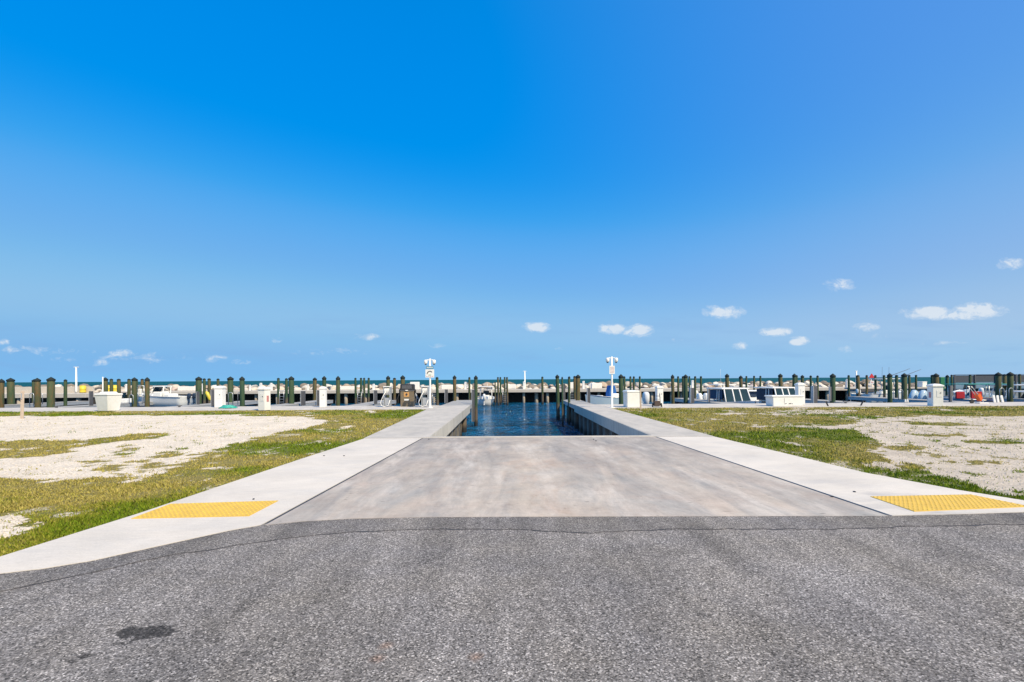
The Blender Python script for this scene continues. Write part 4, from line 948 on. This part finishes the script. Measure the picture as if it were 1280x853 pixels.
# red marker board
t = thing('marker_board', (PX(1089, 60.6), 60.6, BZ), 0, 'red triangular marker board on a post above the seawall', 'marker sign')
h = ZZ(1089, 473, 60.6) - BZ
b = MB(); b.tube([(0, 0, 0), (0, 0, h + .3)], .05, 8); b.build('post', white, t)
b = MB(); b.add([(-.28, -.07, h), (.28, -.07, h), (.28, -.07, h + .18), (0, -.07, h + .56), (-.28, -.07, h + .18), (-.28, -.1, h), (.28, -.1, h), (.28, -.1, h + .18), (0, -.1, h + .56), (-.28, -.1, h + .18)], [(0, 1, 2, 3, 4), (9, 8, 7, 6, 5)] + [(i, (i + 1) % 5, (i + 1) % 5 + 5, i + 5) for i in range(5)]); b.build('red_board', signred, t)
b = MB(); b.box((.05, -.08, h - .55), (.45, .03, .35)); b.build('white_board', white, t)
b = MB(); b.box((.05, -.1, h - .55), (.28, .008, .12)); b.build('red_lettering', pinkmark, t)
# dark screen fence
sf = thing('screen_fence', (0, 54, -.2), 0, 'long dark screened fence with blue-grey lower panels at far right', 'fence')
x0, x1 = PX(1193, 54), 78; ztop = ZZ(1230, 469.3, 54) + .2
k = 0; x = x0
while x < x1:
    wd = 2.3
    b = MB(); b.box((x, 0, ztop / 2), (.14, .14, ztop)); b.build('post', darkpost, sf)
    b = MB(); zt_ = ztop - (0 if k % 3 else .06)
    b.box((x + wd / 2, .03, zt_ - .42), (wd - .16, .03, .8)); b.build('mesh_panel', screen, sf)
    b = MB(); b.box((x + wd / 2, .05, zt_ - 1.2), (wd - .16, .04, .68)); b.build('lower_panel', screen2, sf)
    b = MB(); b.box((x + wd / 2, 0, ztop - .01), (wd - .15, .08, .05)); b.build('top_rail', black, sf)
    x += wd; k += 1
# white box on far ledge
dd_ = dock_box(PX(1152.5, 59), 59, .85, .6, .66, R(20), 1, 'small white dock box on the seawall left of the corner pedestal', .08, False); dd_.location.z = .28
# green box by pile
b = MB(); b.box((0, 0, .3), (.5, .4, 1.0), bevel=.03); o = b.build('green_cabinet', mat('green_paint', (.03, .22, .1), .6)); o.location = (PX(1176.5, 56), 56, .75); tag(o, 'green cabinet on the seawall just behind the thick pile', 'cabinet')
o.location.z = .27; o.scale = (1, 1, 1.5)

# rocks
rock_meshes = []
for k in range(8):
    import bmesh
    bm = bmesh.new(); bmesh.ops.create_icosphere(bm, subdivisions=2, radius=.5)
    r2 = random.Random(100 + k); pl = [(Vector((r2.gauss(0, 1), r2.gauss(0, 1), r2.gauss(0, 1))).normalized(), r2.uniform(.28, .42)) for _ in range(11)]
    for v in bm.verts:
        for n_, d_ in pl:
            q = v.co.dot(n_) - d_
            if q > 0: v.co -= n_ * q * .92
        v.co *= 1 + r2.uniform(-.04, .04)
    me = bpy.data.meshes.new('boulder'); bm.to_mesh(me); bm.free(); rock_meshes.append(me)
tones = [('cream', (.64, .57, .47), (.48, .41, .33)), ('white', (.72, .68, .6), (.56, .52, .46)), ('tan', (.45, .35, .26), (.34, .26, .19)), ('pinkish', (.55, .43, .37), (.42, .32, .27))]
rmats = {t_[0]: mat('limestone_' + t_[0], t_[1], .9, t_[2], 1.6, .8, bump=.6, bscale=5, rnd=.15) for t_ in tones}
rocks = {}
for me in rock_meshes:
    for t_ in tones:
        m2 = me.copy(); m2.materials.append(rmats[t_[0]]); rocks.setdefault(t_[0], []).append(m2)
RX0, RX1 = -66, 55
nr = 0
def zone(px):
    return min(LM, key=lambda l: abs(l[0] - px))[1]
for row, (Yr, zr, sp, s0) in enumerate(((63.9, .25, 1.05, 1.0), (65.0, .52, 1.15, 1.25), (66.3, .78, 1.25, 1.35))):
    x = RX0
    while x < RX1 and nr < 298:
        tn = random.choices([t_[0] for t_ in tones], (.4, .44, .07, .09))[0]
        s = s0 * random.uniform(.6, 1.25)
        o = bpy.data.objects.new('boulder', random.choice(rocks[tn])); COL.objects.link(o)
        o.location = (x, Yr + random.uniform(-.3, .3), zr - .25 + random.uniform(-.12, .1)); o.scale = (s * random.uniform(.9, 1.3), s, s * random.uniform(.6, .85)); o.rotation_euler = tuple(random.uniform(-3, 3) if i == 2 else random.uniform(-.5, .5) for i in range(3))
        px = HX + F * x / Yr; big = 'large' if s > s0 else 'small'
        tag(o, '%s %s boulder, %s row of breakwater behind %s' % (big, tn, ('front', 'middle', 'top')[row], zone(px)), 'boulder', '%s %s boulders of the %s row behind %s' % (big, tn, ('front', 'middle', 'top')[row], zone(px)))
        nr += 1; x += sp * random.uniform(.8, 1.2) * s / s0 * 1.05 + .12
# core of rubble under and behind
b = MB()
allv = []; allf = []
for k in range(900):
    me = random.choice(rock_meshes); s = random.uniform(.8, 1.7); x = random.uniform(RX0 - 14, RX1 + 1); t_ = random.random()
    c = (x, 64.2 + t_ * 9, (-.1 + .75 * min(1, t_ * 3.2)) - max(0, t_ - .45) * 3.6 + random.uniform(-.15, .08)); a = random.uniform(0, 6)
    b.add([(c[0] + s * (v.co.x * math.cos(a) - v.co.y * math.sin(a)), c[1] + s * (v.co.x * math.sin(a) + v.co.y * math.cos(a)), c[2] + s * .7 * v.co.z) for v in me.vertices], [tuple(p.vertices) for p in me.polygons])
o = b.build('rubble', mat('rubble_stone', (.3, .25, .2), .95, (.16, .13, .1), 1.5, .8)); tag(o, 'rubble core of the breakwater behind and under the boulders', 'rubble', kind='stuff')  # darker than the boulders: shade of their gaps put into the colour

# ------------------------------------------------------------------ boats
def outboard(parent, x, y, z, m=None, tilt=0, s=1.0):
    m = m or white
    M = Matrix.Translation((x, y, z)) @ Matrix.Rotation(tilt, 4, 'Y') @ Matrix.Scale(s, 4)
    def tr(b): b.v = [tuple(M @ Vector(v)) for v in b.v]; return b
    b = MB(); b.loft([[(cx + sx_ * w1, sy_ * w2, zz) for sx_, sy_ in ((-1, -.6), (-.6, -1), (.6, -1), (1, -.6), (1, .6), (.6, 1), (-.6, 1), (-1, .6))] for zz, w1, w2, cx in ((.05, .15, .1, -.08), (.12, .2, .135, -.1), (.35, .25, .15, -.12), (.6, .235, .15, -.15), (.72, .19, .125, -.16), (.77, .1, .07, -.15))]); e = tr(b).build('outboard', m, parent)
    b = MB(); b.box((-.08, 0, -.25), (.16, .09, .75)); b.box((-.12, 0, -.48), (.36, .14, .03)); b.box((-.1, 0, -.72), (.3, .08, .12), bevel=.03); tr(b).build('drive_leg', m, e)
    b = MB()
    for k in range(3):
        a = k * 2.094; b.box((-.3, .08 * math.cos(a), -.72 + .08 * math.sin(a)), (.015, .07, .14), rx=a)
    tr(b).build('propeller', galv, e)
    return e
def boat(px, Y, yaw, Lb, B, lab, hullm=gel, top=None, topz=1.75, canopy=None, curtains=None, nout=1, outm=None, deck_z=.75, tilt=0, windshield=True, name='motor_boat', extra=None, lift=0.0, topw=None, toplen=1.9, cabin=False, outs=1.0):
    """bow along +x; origin on the waterline amidships"""
    t = thing(name, (PX(px, Y), Y, WL + lift), yaw, lab, 'boat')
    ns = 12; out = []; sh = []
    for i in range(ns + 1):
        u = i / ns; x_ = -Lb / 2 + Lb * u
        hb = B / 2 * (1 - max(0, (u - .45) / .55) ** 2.3) * (.92 + .08 * min(1, u * 4)); hb = max(hb, .03)
        zs = deck_z + .32 * u ** 2; zk = -.28 + .75 * max(0, (u - .6) / .4) ** 2.2; zc = .02 + .5 * max(0, (u - .5) / .5) ** 1.6
        out.append([(x_ + .25 * max(0, u - .8), hb, zs), (x_, hb * .9, (zs + zc) / 2 + .05), (x_ - .1 * u, hb * .8, zc), (x_ - .2 * u, 0, zk), (x_ - .1 * u, -hb * .8, zc), (x_, -hb * .9, (zs + zc) / 2 + .05), (x_ + .25 * max(0, u - .8), -hb, zs)]); sh.append((x_, hb, zs))
    # shell open at top then inner liner
    b = MB(); n = 7; vs = [p for r in out for p in r]; fs = []
    for i in range(ns):
        for k in range(n - 1): fs.append((i * n + k, i * n + k + 1, (i + 1) * n + k + 1, (i + 1) * n + k)[::-1])
    fs.append(tuple(range(n))); b.add(vs, fs, True); b.build('hull', hullm, t)
    b = MB(); vs = []; fs = []
    for (x_, hb, zs) in sh:
        i_ = max(hb - .14, .0); fl = max(zs - .5, .25) if x_ < Lb * .22 else zs - .02
        vs += [(x_, hb, zs + .004), (x_, i_, zs + .02), (x_, i_ * .96, fl), (x_, -i_ * .96, fl), (x_, -i_, zs + .02), (x_, -hb, zs + .004)]
    for i in range(ns):
        for k in range(5): fs.append((i * 6 + k, i * 6 + k + 1, (i + 1) * 6 + k + 1, (i + 1) * 6 + k)[::-1])
    b.add(vs, fs); b.build('deck', white_dirty, t)
    b = MB(); pts = [(x_, hb, zs) for x_, hb, zs in sh]; b.tube(pts, .03, 6); b.tube([(p[0], -p[1], p[2]) for p in pts], .03, 6); b.build('rub_rail', alu, t)
    cz = deck_z - .35
    b = MB(); b.box((.1, 0, cz + .35), (.7, .8, .8), taper=(1.1, 1.05), bevel=.06); con = b.build('console', white, t)
    b = MB(); b.box((-.75, 0, cz + .3), (.45, .9, .6), bevel=.06); b.build('seat', white_dirty, t)
    if windshield:
        b = MB(); b.add([(.5, -.38, cz + .75), (.5, .38, cz + .75), (.22, .34, cz + 1.25), (.22, -.34, cz + 1.25), (.48, -.38, cz + .75), (.48, .38, cz + .75), (.2, .34, cz + 1.25), (.2, -.34, cz + 1.25)], [(0, 1, 2, 3), (7, 6, 5, 4), (0, 4, 5, 1), (1, 5, 6, 2), (2, 6, 7, 3), (3, 7, 4, 0)]); b.build('windshield', glass, con)
    tw = (topw or B * .85)
    if top:
        b = MB(); b.box((0, 0, topz), (toplen, tw, .09), bevel=.04); b.build('hardtop', top, t)
        for s in (-1, 1):
            for q in (-1, 1):
                b = MB(); b.tube([(q * .55 + .25, s * tw * .40, cz + .1), (q * .42, s * tw * .36, topz)], .035, 6); b.build('top_leg', white, t)
    if curtains:
        for s in (-1, 1):
            b = MB(); b.box((0, s * tw * .42, (cz + .6 + topz) / 2), (toplen * .8, .025, topz - cz - .75)); b.build('side_curtain', curtains, t)
        b = MB(); b.box((-toplen * .42, 0, (cz + .6 + topz) / 2), (.025, tw * .78, topz - cz - .75)); b.build('rear_curtain', curtains, t)
    if cabin:
        zb, zt_, xf, xt = deck_z + .12, topz - .04, toplen * .5 + .32, toplen * .5 - .05
        b = MB(); b.box((xf - .1, 0, (deck_z + zb) / 2 - .1), (1.1, tw * .9, zb - deck_z + .35), bevel=.06); b.build('cabin_base', white, t)
        b = MB(); b.add([(xf, -tw * .44, zb), (xf, tw * .44, zb), (xt, tw * .40, zt_), (xt, -tw * .40, zt_)], [(0, 1, 2, 3)]); b.add([(xf - .02, -tw * .44, zb), (xf - .02, tw * .44, zb), (xt - .02, tw * .40, zt_), (xt - .02, -tw * .40, zt_)], [(3, 2, 1, 0)]); wn = b.build('front_window', glass, t)
        for q in (-1, -.3, .3, 1):
            b = MB(); b.tube([(xf + .015, q * tw * .45, zb), (xt + .015, q * tw * .41, zt_)], .04, 6); b.build('window_post', white, wn)
        for s in (-1, 1):
            for xx in (xt - .45, xt - .7):
                b = MB(); b.tube([(xx, s * tw * .46, deck_z), (xx, s * tw * .44, zt_)], .028, 6); b.build('side_post', white, t)
    if canopy:
        b = MB(); b.box((0, 0, topz), (toplen, tw, .05), bevel=.02); b.build('canopy', canopy, t)
    for k in range(nout):
        outboard(t, -Lb / 2 - .1, (k - (nout - 1) / 2) * .5, deck_z - .15, outm, tilt, outs)
    return t
Y_ = 37
boat(203, 36.5, R(172), 4.6, 1.9, 'white open boat with a small T-top and dark outboards behind the left quay', gel, white, 1.62, nout=2, outm=navy, deck_z=.82, lift=.95, toplen=.9, topw=.9, outs=.55)
boat(607.5, 57, R(88), 4.5, 2.1, 'small white boat seen from astern beyond the slip below the breakwater', gel, white, 2.1, nout=1, outm=gel, deck_z=.7, toplen=1.5)
bt = boat(768, 39.5, R(197), 5.2, 2.1, 'pale blue-hulled boat with a bright blue cover right of the slip', gelpale, None, nout=0, deck_z=1.35)
b = MB(); b.loft([[(x_ , s * w2, z_) for s, w2, z_ in ((-1, .38, 1.1), (1, .38, 1.1), (1, .3, 2.4 * q), (-1, .3, 2.4 * q))] for x_, q in ((.0, .8), (.12, 1), (.5, 1), (.62, .8))], False); b.build('blue_cover', mat('bright_blue_canvas', (.01, .13, .45), .7), bt)
b = MB(); b.box((1.35, 0, 1.4), (.5, 1.1, .4), bevel=.15); b.build('bow_seat', white, bt)
b = MB(); b.box((-1.3, 0, 1.65), (1.1, 1.3, .7), bevel=.18); b.build('stern_cover', gelpale, bt)
b = MB(); b.tube([(PX(756, 39) - PX(768, 39.5), 0, 1), (PX(756, 39) - PX(768, 39.5), 0, 1.01)], .01, 4)
bt = boat(793, 32.5, R(90), 5.0, 2.0, 'blue-hulled runabout with a large white outboard behind the pedestal', gelblue, None, nout=0, deck_z=1.05, windshield=False)
outboard(bt, -2.6, 0, 1.2, gel, 0, 1.2)
bt = boat(909, 31.6, R(-84), 6.0, 2.3, 'hardtop boat with white roof and dark blue curtains', gel, white, 2.27, nout=2, deck_z=1.25, curtains=blue_canvas, toplen=2.0, topw=1.9, cabin=True)
bt = boat(968, 31.8, R(-80), 6.0, 2.3, 'hardtop boat with white roof behind the long white dock box', gel, white, 2.3, nout=1, deck_z=1.15, curtains=navy, toplen=1.9, topw=1.75, cabin=True)
boat(937, 45, R(85), 6, 2.3, 'dark blue canvas-covered boat beyond the two hardtop boats', gelblue, white, 1.75, nout=1, deck_z=.9, curtains=navy, toplen=2.2)
bf = boat(903, 56.5, R(12), 6.4, 2.2, 'far white hardtop boat with a whip aerial by the breakwater', gel, white, 2.2, nout=1, deck_z=.9, toplen=2.4)
b = MB(); b.tube([(-.2, 0, 2.2), (-.25, 0, 4.0)], .012, 5); b.build('aerial', white, bf)
bf = boat(925, 55.5, R(5), 5, 2.0, 'far white boat with teal cover right of the whip-aerial boat', gelpale, white, 2.0, nout=1, deck_z=.9, toplen=2.6)
bf = boat(1105, 54, R(15), 7.0, 2.4, 'white sport-fishing boat with long dark outriggers by the seawall', gel, white, 2.75, nout=1, deck_z=1.1, toplen=2.2)
for (a_, b_) in (((.3, .6, 2.7), (5.6, 1.2, 3.95)), ((.9, -.6, 2.7), (4.0, -1.1, 3.8))):
    b = MB(); b.tube([a_, b_], [.04, .02], 5); b.build('outrigger', darkpost, bf)
for x_ in (-.3, .7):
    b = MB(); b.tube([(x_, 0, 2.75), (x_ + .05, 0, 4.1)], .013, 5); b.build('aerial', darkpost, bf)
bt = boat(1158, 40, R(140), 7.0, 2.5, 'dark-hulled boat with three tilted white and blue outboards left of the corner pedestal', gelblue, None, nout=0, deck_z=.85, windshield=False)
for k in range(3): outboard(bt, 3.3 - 3.0 * 0 , 0, 0) if False else None
for k in range(3):
    outboard(bt, -3.55, (k - 1) * .62, .95, gelpale if k else gel, R(42), 1.3)
bt.location = (PX(1165, 38) + 1.4, 38.0, WL); bt.rotation_euler[2] = R(20)
bt = boat(1222, 35.5, R(176), 7.0, 2.5, 'blue-hulled boat with a teal canopy and red canvas rolls at right', gelblue, None, 2.4, canopy=teal_canvas, nout=1, deck_z=1.15, toplen=3.0, topw=2.0)
for q, (xx, ww) in enumerate(((.9, 1.0), (2.0, .8))):
    b = MB(); b.box((xx, .95, 1.62), (ww * .75, .12, .5), bevel=.03); b.build('red_canvas_roll', red_canvas, bt)
for s in (-1, 1):
    for xx in (-1.3, 0, 1.3):
        b = MB(); b.tube([(xx, s * .95, 1.1), (xx * 1.05, s * .9, 2.38)], .03, 6); b.build('canopy_pole', alu, bt)
bt = boat(1262, 37, R(100), 6.0, 2.4, 'grey-topped boat with metal frame at the right edge', gelpale, alu, 2.3, nout=1, deck_z=1.0, toplen=2.4, topw=2.3)
boat(1290, 33, R(90), 5.5, 2.2, 'blue boat partly cut off by the right picture edge', gelblue, white, 1.9, nout=1, deck_z=.9)
boat(1212, 47, R(60), 6.0, 2.3, 'blue-grey boat under the dark screened fence', gelpale, None, nout=1, deck_z=1.3)
# small skiff at far left behind the dock box, navy
boat(158, 41, R(185), 4.2, 1.7, 'low dark skiff with white seat left of the white open boat', navy, None, nout=1, deck_z=.75, lift=.35)
boat(35, 40.5, R(60), 4.2, 1.6, 'small grey skiff tied at the far left finger pier', gelpale, None, nout=1, deck_z=.5) if False else None
# mast post left of the box pile
b = MB(); b.tube([(0, 0, 0), (0, 0, ZZ(128.5, 472, 35.5) - WL)], .035, 8); o = b.build('white_pole', white); o.location = (PX(128.5, 35.5), 35.5, WL); tag(o, 'thin tall white pole touching the pile behind the tapered dock box', 'pole')

# ------------------------------------------------------------------ tactile pads
tact = mat('yellow_tactile', (.80, .52, .07), .6, (.58, .37, .06), 7, 1.0, bump=.2)
def pad(cs, lab):
    c4 = [G(*p) for p in cs]      # near-left, near-right, far-right, far-left
    b = MB(); b.prism(c4, .0, .02); 
    nu = 25; nv = 10
    for i in range(nu):
        for j in range(nv):
            u = (i + .5) / nu; v = (j + .5) / nv
            p = lerp(lerp(c4[0], c4[1], u), lerp(c4[3], c4[2], u), v)
            m_ = len(b.v); k6 = 8; r1, r2 = .0145, .008
            vs = [(p[0] + r1 * math.cos(a * 2 * math.pi / k6), p[1] + r1 * math.sin(a * 2 * math.pi / k6), .0201) for a in range(k6)] + [(p[0] + r2 * math.cos(a * 2 * math.pi / k6), p[1] + r2 * math.sin(a * 2 * math.pi / k6), .0265) for a in range(k6)]
            b.add(vs, [(a, (a + 1) % k6, (a + 1) % k6 + k6, a + k6) for a in range(k6)] + [tuple(range(k6, 2 * k6))])
    o = b.build('tactile_pad', tact); tag(o, lab, 'tactile paving')
pad([(164, 651), (311, 647.3), (348, 627.8), (213, 632.3)], 'yellow tactile paving pad with raised domes on the left pavement')
pad([(1143, 642), (1288, 636.5), (1213, 621), (1088, 623)], 'yellow tactile paving pad with raised domes on the right pavement')
# little pebbles / debris on concrete
b = MB()
for (px, py) in ((317, 626), (405, 571), (536, 549.8), (430, 571), (1040, 623), (1068, 617), (742, 550), (745, 552)):
    x, y = G(px, py); b.box((x, y, .02), (.03, .02, .012), rz=random.random() * 3)
tag(b.build('debris', markdark), 'few dark scraps and pebbles lying on the pavement and ramp', 'debris', kind='stuff')

# ------------------------------------------------------------------ grass blades
def grass_mesh():
    n = 620000
    # sample denser near the viewer
    Y = 3.3 / (1 - rng.random(n) * (1 - 3.3 / 24.3)); Y = np.where(rng.random(n) < .25, rng.uniform(3.3, 24.3, n), Y)
    X = (rng.random(n) * 2 - 1) * (Y * 1.12 + 1.5)
    def lim(Y, pts):
        ys_, xs_ = zip(*sorted((p[1], p[0]) for p in pts)); return np.interp(Y, ys_, xs_)
    leftlim = lim(Y, lw + [(-3.8, 12.3), (-4.3, 24.3)]) + (rng.random(n) - .5) * .06
    rightlim = lim(Y, rw + [(5.15, 12.3), (5.0, 24.3)]) + (rng.random(n) - .5) * .06
    el = np.interp(X, [p[0] for p in edgeL + edge + edgeR], [p[1] for p in edgeL + edge + edgeR])
    ok = ((X < leftlim) | (X > rightlim)) & (Y > el + .02)
    X, Y = X[ok], Y[ok]
    g = grassness(X, Y); ok = rng.random(len(X)) < g ** 1.3 * .95; X, Y, g = X[ok], Y[ok], g[ok]
    l = lush(X, Y); n = len(X)
    dist = np.clip(Y / 9, .7, 2.6)
    h = (rng.uniform(.014, .038, n) + .012 * l) * (0.6 + .4 * g) * (.8 + .25 * dist) * (.7 + 1.1 * np.clip(fbm(X * 2.5, Y * 2.5, 71, 3) - .35, 0, 1) * 1.6); wd = rng.uniform(.0036, .008, n) * (.5 + dist * .9)
    a = rng.uniform(0, 2 * math.pi, n); ln = rng.uniform(.2, 1.1, n) * h; la = rng.uniform(0, 2 * math.pi, n)
    z0 = np.full(n, -.015)
    dx, dy = np.cos(a) * wd, np.sin(a) * wd
    v = np.empty((n, 3, 3)); v[:, 0] = np.stack([X - dx, Y - dy, z0], 1); v[:, 1] = np.stack([X + dx, Y + dy, z0], 1)
    v[:, 2] = np.stack([X + np.cos(la) * ln, Y + np.sin(la) * ln, z0 + h], 1)
    me = bpy.data.meshes.new('grass'); me.vertices.add(3 * n); me.vertices.foreach_set('co', v.ravel())
    me.loops.add(3 * n); me.loops.foreach_set('vertex_index', np.arange(3 * n)); me.polygons.add(n)
    me.polygons.foreach_set('loop_start', np.arange(0, 3 * n, 3)); me.polygons.foreach_set('loop_total', np.full(n, 3))
    me.update(); 
    straw = np.array([.42, .345, .10]); olive = np.array([.25, .255, .03]); green = np.array([.13, .2, .012])
    tt = np.clip(l + rng.normal(0, .22, n), 0, 1)[:, None]
    c = np.where(tt < .5, straw + (olive - straw) * tt * 2, olive + (green - olive) * (tt - .5) * 2) * rng.uniform(.75, 1.25, n)[:, None]
    col = np.ones((n, 3, 4)); col[:, :, :3] = c[:, None, :]
    at = me.color_attributes.new('blade', 'FLOAT_COLOR', 'CORNER'); at.data.foreach_set('color', col.ravel())
    m = bpy.data.materials.new('grass_blades'); nt, N, L, b = nodes(m); a_ = N.new('ShaderNodeAttribute'); a_.attribute_name = 'blade'
    L.new(a_.outputs['Color'], b.inputs['Base Color']); b.inputs['Roughness'].default_value = .8; b.inputs['Specular IOR Level'].default_value = .08
    me.materials.append(m); o = bpy.data.objects.new('grass', me); COL.objects.link(o)
    tag(o, 'patchy dry and green grass growing beside the pavements', 'grass', kind='stuff'); print('blades', n)
grass_mesh()
def gravel_mesh():
    n = 30000; Y = 3.4 / (1 - rng.random(n) * (1 - 3.4 / 24)); X = (rng.random(n) * 2 - 1) * (Y * 1.12 + 1)
    ok = ((X < -4.5) | (X > 6.1)) & (grassness(X, Y) < .3); X, Y = X[ok], Y[ok]
    el = np.interp(X, [p[0] for p in edgeL + edge + edgeR], [p[1] for p in edgeL + edge + edgeR]); ok = Y > el + .1; X, Y = X[ok], Y[ok]
    n = len(X); s = rng.uniform(.006, .02, n) * np.clip(Y / 10, .8, 1.6)
    base = np.array([(1, 0, -.3), (-.5, .87, -.3), (-.5, -.87, -.3), (.2, .1, .7)])
    a = rng.uniform(0, 6.28, n); v = np.empty((n, 4, 3))
    for k in range(4):
        v[:, k, 0] = X + s * (base[k, 0] * np.cos(a) - base[k, 1] * np.sin(a)) * rng.uniform(.7, 1.3, n); v[:, k, 1] = Y + s * (base[k, 0] * np.sin(a) + base[k, 1] * np.cos(a)); v[:, k, 2] = -.018 + s * (base[k, 2] + .3)
    f = (np.arange(n)[:, None, None] * 4 + np.array([(0, 1, 3), (1, 2, 3), (2, 0, 3)])[None]).reshape(-1, 3)
    me = bpy.data.meshes.new('gravel'); me.from_pydata(v.reshape(-1, 3).tolist(), [], f.tolist())
    me.materials.append(mat('gravel_stones', (.72, .63, .52), .9, (.5, .43, .35), 9, .5))
    o = bpy.data.objects.new('gravel', me); COL.objects.link(o); tag(o, 'loose pale gravel scattered over the bare sandy ground', 'gravel', kind='stuff'); print('stones', n)
gravel_mesh()
